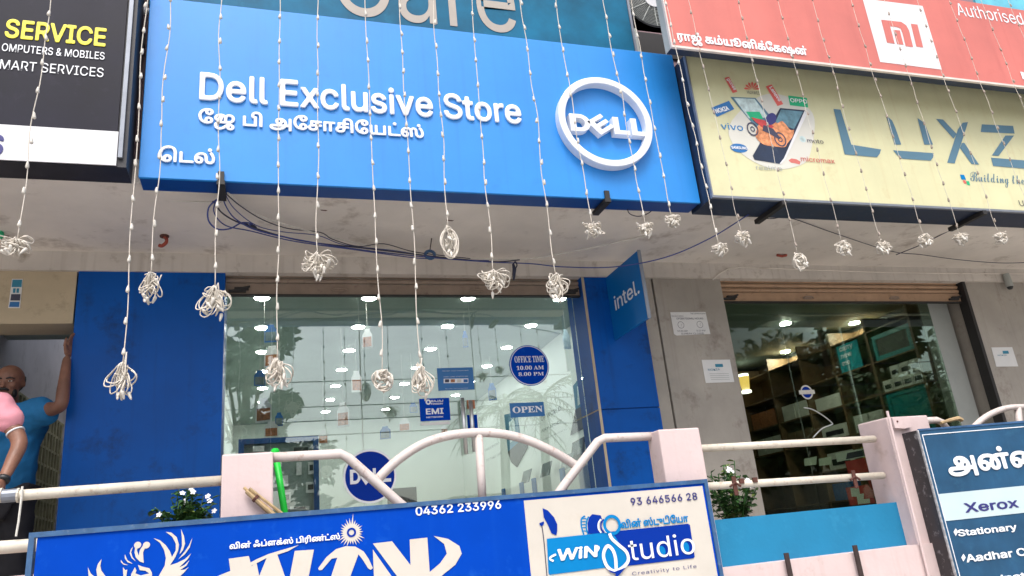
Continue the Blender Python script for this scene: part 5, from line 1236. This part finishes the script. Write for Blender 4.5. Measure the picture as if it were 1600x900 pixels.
# ================================================================== people in the entrance
def person(name, label, loc, joints, edges, head, skin, garments, hair_fn, extra=None, voxel=.009):
    """joints: name -> (position, radius x, radius y); the skin grows along edges, head and hands are merged by a voxel remesh"""
    t = thing(name, label, 'person', loc)
    def grow(js, es, sub=2):
        names = list(js); me = bpy.data.meshes.new('grow'); me.from_pydata([tuple(js[n][0]) for n in names], [(names.index(a), names.index(b)) for a, b in es], []); me.update()
        o = bpy.data.objects.new('grow', me); COL.objects.link(o)
        o.modifiers.new('skin', 'SKIN'); sm = o.modifiers.new('sub', 'SUBSURF'); sm.levels = sub; sm.render_levels = sub
        for i, n in enumerate(names):
            v = me.skin_vertices[0].data[i]; v.radius = (js[n][1], js[n][2]); v.use_root = (i == 0)
        dg = bpy.context.evaluated_depsgraph_get(); dg.update(); r = bpy.data.meshes.new_from_object(o.evaluated_get(dg)); bpy.data.objects.remove(o); return r
    def merge(meshes, vox, smooth=4):
        bm = bmesh.new()
        for m in meshes: bm.from_mesh(m)
        me = bpy.data.meshes.new('merge'); bm.to_mesh(me); bm.free()
        o = bpy.data.objects.new('merge', me); COL.objects.link(o)
        rm = o.modifiers.new('rm', 'REMESH'); rm.mode = 'VOXEL'; rm.voxel_size = vox
        s_ = o.modifiers.new('sm', 'SMOOTH'); s_.iterations = smooth; s_.factor = .5
        dg = bpy.context.evaluated_depsgraph_get(); dg.update(); r = bpy.data.meshes.new_from_object(o.evaluated_get(dg)); bpy.data.objects.remove(o); return r
    hm = head_mesh(*head)
    body = merge([grow(joints, edges), hm] + (extra or []), voxel, 2)
    obj('body', body, skin, t, smooth=True)
    for (nm, js, es, m, lab) in garments:
        g = obj(nm, merge([grow(js, es)], .012, 4), m, t, smooth=True)
        tx = bpy.data.textures.new('folds', 'CLOUDS'); tx.noise_scale = .09; tx.noise_depth = 2
        md = g.modifiers.new('folds', 'DISPLACE'); md.texture = tx; md.strength = .035; md.mid_level = .22; md.texture_coords = 'LOCAL'
    for (nm, mb, m) in hair_fn: obj(nm, mb, m, t, smooth=True)
    return t
def sphere(c, r, sc=(1, 1, 1), rot=None, n=20):
    bm = bmesh.new(); bmesh.ops.create_uvsphere(bm, u_segments=n, v_segments=n * 2 // 3, radius=r)
    me = bpy.data.meshes.new('s'); bm.to_mesh(me); bm.free()
    mtx = Matrix.Translation(c) @ (rot.to_4x4() if rot else Matrix()) @ Matrix.Diagonal((*sc, 1)); me.transform(mtx); return me
def join(ms):
    bm = bmesh.new()
    for m in ms: bm.from_mesh(m)
    me = bpy.data.meshes.new('j'); bm.to_mesh(me); bm.free(); return me
def head_rot(yaw, pitch, roll):
    # local head frame: -Y is the face direction, Z up
    return Matrix.Rotation(yaw, 3, 'Z') @ Matrix.Rotation(pitch, 3, 'X') @ Matrix.Rotation(roll, 3, 'Y')
def head_mesh(c, H, rot):
    """skull, jaw, nose, brow, lips and ears; H is the head height, c the centre"""
    c = Vector(c); q = lambda x, y, z: c + rot @ Vector((x * H, y * H, z * H))
    return join([sphere(q(0, .04, .11), H * .385, (.86, 1.08, 1.0), rot), sphere(q(0, -.06, -.20), H * .27, (.92, .98, 1.08), rot), sphere(q(0, -.27, -.38), H * .10, (1.2, .9, .8), rot),
                 sphere(q(0, -.375, -.085), H * .052, (.75, .9, 1.9), rot), sphere(q(0, -.415, -.135), H * .055, (1.25, .9, .8), rot),
                 sphere(q(.14, -.325, .055), H * .05, (2.0, .8, .7), rot), sphere(q(-.14, -.325, .055), H * .05, (2.0, .8, .7), rot),
                 sphere(q(0, -.335, -.255), H * .05, (1.7, .8, .75), rot), sphere(q(.18, -.26, -.10), H * .08, (1, .8, .9), rot), sphere(q(-.18, -.26, -.10), H * .08, (1, .8, .9), rot),
                 sphere(q(.335, .06, -.03), H * .085, (.35, .75, 1.25), rot), sphere(q(-.335, .06, -.03), H * .085, (.35, .75, 1.25), rot)])
def fingers(wrist, d, side, palm, out, curl, scale=1.0):
    """palm and five tapered, bent fingers; d points along the hand, side across it towards the thumb, out = back of the hand"""
    d, side, out = Vector(d).normalized(), Vector(side).normalized(), Vector(out).normalized(); w = Vector(wrist); s = scale
    ms = []
    mb = MB(); mb.tube([w, w + d * .03 * s, w + d * .06 * s, w + d * .09 * s], [.024 * s, .030 * s, .034 * s, .030 * s], 12)
    vs = [v for v in mb.v]; mb.v = [w + d * (v - w).dot(d) + side * (v - w).dot(side) * 1.18 + out * (v - w).dot(out) * .55 for v in vs]; ms.append(mb.mesh('palm'))
    for k, (off, ln) in enumerate(((.027, .072), (.009, .082), (-.010, .076), (-.028, .060))):
        b = w + d * .085 * s + side * off * s; mb = MB(); pts = [b - d * .02 * s]; dirn = d + side * off * 2.2; p = b
        for j, f in enumerate((.42, .33, .25)):
            dirn = (dirn - out * curl * (j + .4) * .55).normalized(); p = p + dirn * ln * f * s; pts.append(p)
        pts.insert(1, b); mb.tube(pts, [.0085 * s, .0088 * s, .0082 * s, .0074 * s, .0055 * s], 8); ms.append(mb.mesh('f'))
    b = w + d * .025 * s + side * .028 * s; mb = MB(); p1_ = b + (d * .6 + side * .9).normalized() * .035 * s; p2_ = p1_ + (d + side * .35 - out * .3 * curl).normalized() * .03 * s; p3_ = p2_ + (d - out * .5 * curl).normalized() * .024 * s
    mb.tube([b - side * .01 * s, b, p1_, p2_, p3_], [.012 * s, .012 * s, .0105 * s, .0092 * s, .0065 * s], 8); ms.append(mb.mesh('t'))
    return ms
# --- man in blue, facing the street, left arm raised to the edge of the wall panel
Y0 = 5.74
hc = P(15, 599, 5.66); H = .245
RH = head_rot(math.radians(-6), math.radians(4), 0)
def V(px, py, y): return P(px, py, y)
wr, el_, sh = V(105, 556, 5.60), V(96, 636, 5.50), V(56, 644, 5.68)
shr = V(-34, 650, 5.72); pel = Vector((hc.x - .01, 5.80, TZ + .95)); chest = Vector((hc.x + .0, 5.75, TZ + 1.30)); neck = V(13, 640, 5.70)
J = {'pel': (pel, .15, .11), 'waist': (pel + Vector((0, 0, .18)), .15, .11), 'chest': (chest, .17, .12), 'neck': (neck, .058, .058), 'head': (hc + Vector((0, .03, -.04)), .06, .06),
     'shl': (sh, .062, .062), 'ell': (el_, .044, .044), 'fal': (el_.lerp(wr, .3), .043, .043), 'wrl': (wr, .027, .027),
     'shr': (shr, .062, .062), 'elr': (shr + Vector((-.06, .0, -.30)), .043, .043), 'wrr': (shr + Vector((-.02, -.10, -.54)), .027, .027),
     'hipl': (pel + Vector((.09, 0, -.06)), .09, .09), 'knl': (pel + Vector((.11, .0, -.50)), .06, .06), 'anl': (pel + Vector((.11, .03, -.88)), .04, .04), 'tol': (pel + Vector((.13, -.14, -.925)), .035, .025),
     'hipr': (pel + Vector((-.09, 0, -.06)), .09, .09), 'knr': (pel + Vector((-.11, -.02, -.50)), .06, .06), 'anr': (pel + Vector((-.12, .02, -.88)), .04, .04), 'tor': (pel + Vector((-.14, -.15, -.925)), .035, .025)}
E_ = [('pel', 'waist'), ('waist', 'chest'), ('chest', 'neck'), ('neck', 'head'), ('chest', 'shl'), ('shl', 'ell'), ('ell', 'fal'), ('fal', 'wrl'), ('chest', 'shr'), ('shr', 'elr'), ('elr', 'wrr'),
      ('pel', 'hipl'), ('hipl', 'knl'), ('knl', 'anl'), ('anl', 'tol'), ('pel', 'hipr'), ('hipr', 'knr'), ('knr', 'anr'), ('anr', 'tor')]
def garment_top(J, k=1.0, sl=.62, pad=.034):
    j = {n: (J[n][0], J[n][1] + pad, J[n][2] + pad) for n in ('waist', 'pel', 'chest', 'shl', 'shr')}
    j['hem'] = (J['pel'][0] + Vector((0, 0, -.07)), J['pel'][1] + pad + .01, J['pel'][2] + pad + .015)
    j['col'] = (J['neck'][0] + Vector((0, 0, -.045)), .075, .075)
    j['sll'] = (J['shl'][0].lerp(J['ell'][0], sl), J['shl'][1] + pad, J['shl'][2] + pad); j['slr'] = (J['shr'][0].lerp(J['elr'][0], sl), J['shr'][1] + pad, J['shr'][2] + pad)
    return j, [('waist', 'chest'), ('waist', 'pel'), ('pel', 'hem'), ('chest', 'col'), ('chest', 'shl'), ('shl', 'sll'), ('chest', 'shr'), ('shr', 'slr')]
def trousers(J, pad=.018):
    j = {n: (J[n][0], J[n][1] + pad, J[n][2] + pad) for n in ('pel', 'hipl', 'knl', 'hipr', 'knr')}
    for s_ in 'lr': j['an' + s_] = (J['an' + s_][0] + Vector((0, 0, .03)), .06, .06)
    return j, [('pel', 'hipl'), ('hipl', 'knl'), ('knl', 'anl'), ('pel', 'hipr'), ('hipr', 'knr'), ('knr', 'anr')]
hq = lambda c, R, H, x, y, z: Vector(c) + R @ Vector((x * H, y * H, z * H))
def face_bits(c, H, R, beard=True):
    out = []; q = lambda x, y, z: hq(c, R, H, x, y, z)
    for i, s_ in enumerate((1, -1)):
        out.append(('eye', sphere(q(.14 * s_, -.332, .005), H * .042, (1.25, .6, .45), R, 12), M['cord']))
        out.append(('iris', sphere(q(.14 * s_, -.352, .004), H * .021, (1, .6, .9), R, 10), M['hair']))
        out.append(('eyebrow', MB().tube([q(.05 * s_, -.372, .075), q(.14 * s_, -.372, .095), q(.24 * s_, -.325, .07)], [.004, .0055, .003], 6), M['hair']))
    out.append(('mouth', sphere(q(0, -.365, -.262), H * .03, (2.5, .6, .5), R, 12), mat('lips', (.16, .05, .045), .5, .1, 20)))
    if beard:
        out.append(('moustache', MB().tube([q(-.13, -.335, -.235), q(-.06, -.385, -.20), q(.06, -.385, -.20), q(.13, -.335, -.235)], [.005, .009, .009, .005], 8), M['hair']))
        out.append(('beard', join([sphere(q(0, -.26, -.40), H * .135, (1.35, .95, .75), R, 16)] + [sphere(q(.2 * s_, -.15, -.29), H * .09, (.55, 1.1, 1.3), R, 14) for s_ in (1, -1)]), M['hair']))
    return out
def hair_cap(c, H, R, ylim, zlim, k=1.03):
    m = sphere(hq(c, R, H, 0, .045, .115), H * .385 * k, (.87, 1.085, 1.0), R, 28); bm = bmesh.new(); bm.from_mesh(m); Ri = R.transposed()
    dead = []
    for f in bm.faces:
        l = Ri @ (f.calc_center_median() - Vector(c)); x, y, z = l / H
        if (y < ylim and z < .32) or (z > zlim) or z < -.22: dead.append(f)
    bmesh.ops.delete(bm, geom=dead, context='FACES'); bm.to_mesh(m); bm.free(); return m
up = (wr - el_).normalized()
hand = fingers(wr, Vector((.10, .22, .97)), Vector((-.2, -.8, .2)), None, Vector((-.9, -.1, .25)), .30, 1.08)
hand_r = fingers(J['wrr'][0], Vector((.1, -.5, -.85)), Vector((.8, -.4, .2)), None, Vector((-.3, -.8, .4)), .5)
gt = garment_top(J); gp = trousers(J)
person('person', 'balding bearded man in a blue shirt with one arm raised to the wall edge', (pel.x, pel.y, TZ), J, E_, (hc, H, RH), M['skin'],
       [('shirt', *gt, M['shirt_blue'], None), ('trousers', *gp, M['trouser'], None)],
       face_bits(hc, H, RH) + [('hair', hair_cap(hc, H, RH, .05, .16), M['hair'])], hand + hand_r)
# --- man in pink, nearer, mostly outside the frame, back half turned, arm hanging down
hc2 = P(-36, 562, 4.92); RH2 = head_rot(math.radians(150), 0, 0)
sh2, el2, wr2 = P(-4, 624, 4.90), P(33, 692, 4.84), P(4, 752, 4.70)
pel2 = Vector((hc2.x - .05, 5.02, TZ + .95)); ch2 = Vector((hc2.x - .05, 4.98, TZ + 1.29)); nk2 = Vector((hc2.x - .01, 4.95, hc2.z - .16))
shr2 = Vector((2 * ch2.x - sh2.x - .02, 5.02, sh2.z))
J2 = {'pel': (pel2, .15, .11), 'waist': (pel2 + Vector((0, 0, .18)), .15, .11), 'chest': (ch2, .16, .12), 'neck': (nk2, .058, .058), 'head': (hc2 + Vector((0, 0, -.05)), .06, .06),
      'shl': (sh2, .058, .058), 'ell': (el2, .044, .044), 'fal': (el2.lerp(wr2, .3), .042, .042), 'wrl': (wr2, .027, .027), 'shr': (shr2, .06, .06), 'elr': (shr2 + Vector((-.05, 0, -.30)), .043, .043), 'wrr': (shr2 + Vector((0, -.1, -.54)), .027, .027)}
for s_, d in (('l', 1), ('r', -1)):
    J2['hip' + s_] = (pel2 + Vector((.09 * d, 0, -.06)), .09, .09); J2['kn' + s_] = (pel2 + Vector((.10 * d, .0, -.50)), .06, .06); J2['an' + s_] = (pel2 + Vector((.10 * d, .02, -.88)), .04, .04); J2['to' + s_] = (pel2 + Vector((.12 * d, .15, -.925)), .035, .025)
h2 = fingers(wr2, (wr2 - el2), Vector((-.3, -.6, .4)), None, Vector((.8, -.5, 0)), .5); h2r = fingers(J2['wrr'][0], Vector((0, -.4, -.9)), Vector((.8, -.4, .2)), None, Vector((-.6, -.6, .2)), .5)
g2 = garment_top(J2, sl=.74, pad=.014); t2 = trousers(J2)
ux = (wr2 - el2).normalized()
cuff_c = J2['shl'][0].lerp(J2['ell'][0], .66); ca_ = (J2['ell'][0] - J2['shl'][0]).normalized()
person('person', 'dark haired man in a pink polo shirt with wristwatch at the left edge', (pel2.x, pel2.y, TZ), J2, E_, (hc2, .245, RH2), M['skin_light'],
       [('shirt', *g2, M['shirt_pink'], None), ('trousers', *t2, M['trouser'], None)],
       face_bits(hc2, .245, RH2, False) + [('hair', hair_cap(hc2, .245, RH2, -.22, 9, 1.07), M['hair']),
        ('sleeve_trim', MB().lathe(cuff_c + ca_ * .032, [(.047, -.004), (.048, .004)], 20, ca_), M['letter_white']),
        ('wristwatch', MB().lathe(wr2 - ux * .012, [(.031, -.012), (.033, 0), (.031, .012)], 16, ux), M['laptop_black'])], h2 + h2r)

# ================================================================== across the street (seen mirrored in the glass)
def tree(x, y, h, r, n, seed, label, crown_z=.62, lf=.26):
    rnd = random.Random(seed); t = thing('tree', label, 'tree', (x, y, 0)); base = Vector((x, y, 0)); tb = MB(); lb = MB()
    tb.tube(catmull([base, base + Vector((.1, 0, h * .3)), base + Vector((-.05, .1, h * .6)), base + Vector((.05, 0, h * .85))], 4), [.22 - .011 * i for i in range(13)], 9)
    cl = []
    for k in range(16):
        a = rnd.uniform(0, 6.28); rr_ = r * math.sqrt(rnd.random()); z = h * crown_z + rnd.uniform(-.30, .38) * h * .9
        c = base + Vector((math.cos(a) * rr_, math.sin(a) * rr_, z)); cl.append((c, rnd.uniform(.45, .9) * r * .42))
        tb.tube(catmull([base + Vector((0, 0, h * rnd.uniform(.3, .6))), base.lerp(c, .6) + Vector((0, 0, z * .25)), c], 3), [.07, .06, .055, .05, .04, .03, .02], 6)
    for k in range(n):
        c, rad = rnd.choice(cl); d = Vector((rnd.gauss(0, 1), rnd.gauss(0, 1), rnd.gauss(0, .75))).normalized() * rad * rnd.random() ** .4; p = c + d
        u = Vector((rnd.uniform(-1, 1), rnd.uniform(-1, 1), rnd.uniform(-1, .3))).normalized(); v = u.orthogonal().normalized(); s_ = lf * rnd.uniform(.6, 1.3)
        lb.add([p, p + u * s_ * .5 + v * s_ * .25, p + u * s_, p + u * s_ * .5 - v * s_ * .25], [(0, 1, 2, 3)])
    obj('trunk', tb, M['bark'], t); obj('crown', lb, M['tree_leaf'], t)
def palm(x, y, h, seed, label):
    rnd = random.Random(seed); t = thing('palm_tree', label, 'palm tree', (x, y, 0)); top = Vector((x + .3, y, h))
    obj('trunk', MB().tube(catmull([(x, y, 0), (x + .1, y, h * .5), top], 6), .16, 9), M['bark'], t); lb = MB()
    for k in range(18):
        a = k * 2.4; e = rnd.uniform(-.1, .9); d = Vector((math.cos(a), math.sin(a), e)); L = rnd.uniform(1.7, 2.3); pts = []
        for i in range(13):
            f = i / 12; pts.append(top + Vector((d.x, d.y, 0)) * L * f + Vector((0, 0, e * L * f - 1.5 * f * f)))
        lb.tube(pts, .02, 4)
        for i in range(2, 13):
            tn = (pts[i] - pts[i - 1]).normalized(); sd_ = tn.cross(Vector((0, 0, 1))).normalized()
            for s_ in (1, -1):
                q = pts[i] + sd_ * s_ * .5 * (1 - i / 16) + tn * .22 + Vector((0, 0, -.15)); lb.add([pts[i], pts[i] + tn * .06, q], [(0, 1, 2)])
    obj('fronds', lb, M['tree_leaf'], t)
tree(-.5, -11, 8.4, 2.0, 9000, 5, 'broad leafy tree across the street, mirrored in the left glass pane')
tree(1.6, -17, 6.0, 1.3, 3500, 6, 'smaller leafy tree across the street, mirrored beside the broad one')
palm(7.4, -13, 6.0, 3, 'palm across the street, mirrored near the finance sticker'); palm(9.2, -14, 6.6, 4, 'palm across the street, mirrored behind the office time sticker')
tree(19.5, -11, 9.5, 4.0, 15000, 9, 'large dark tree across the street, mirrored in the phone shop glass', lf=.40)
tree(25.5, -12, 9.0, 4.0, 15000, 10, 'second large tree across the street, mirrored at the right of the phone shop', lf=.40)
palm(20.5, -6.5, 5.2, 12, 'palm with brown fronds across the street, mirrored beside the teal panels')
tree(14.6, -14, 8.8, 3.0, 11000, 14, 'tree across the street, mirrored at the left edge of the phone shop', lf=.40)
fb = thing('low_building', 'low beige building with a flat awning across the street', 'building', (6, -22, 0))
obj('wall', MB().box(-14, 34, -26, -20, 0, 3.2), M['far_wall'], fb); obj('awning', MB().box(-2, 14, -20, -17.8, 2.4, 2.6), M['red_trim'], fb); obj('parapet', MB().box(-14.1, 34.1, -26.1, -19.9, 3.2, 3.6), M['cement'], fb)
for k in range(6): obj('opening', MB().box(-12 + k * 7.5, -8 + k * 7.5, -19.98, -19.9, 0, 2.2), M['inner_dark'], fb)  # dark slabs on the solid wall, painting in the shade of openings
for k, z in enumerate((4.6, 5.0, 5.4, 6.1)):
    pts = [Vector((-30 + i * 5, -7.5 - k * .25, z + .012 * (i - 7) ** 2 * .5)) for i in range(16)]
    tag(obj('overhead_wire', MB().tube(pts, .014, 5), M['wire_dark'], None, loc=pts[0]), 'overhead black wire along the street, mirrored across the glass', 'wire', 'overhead street wires')
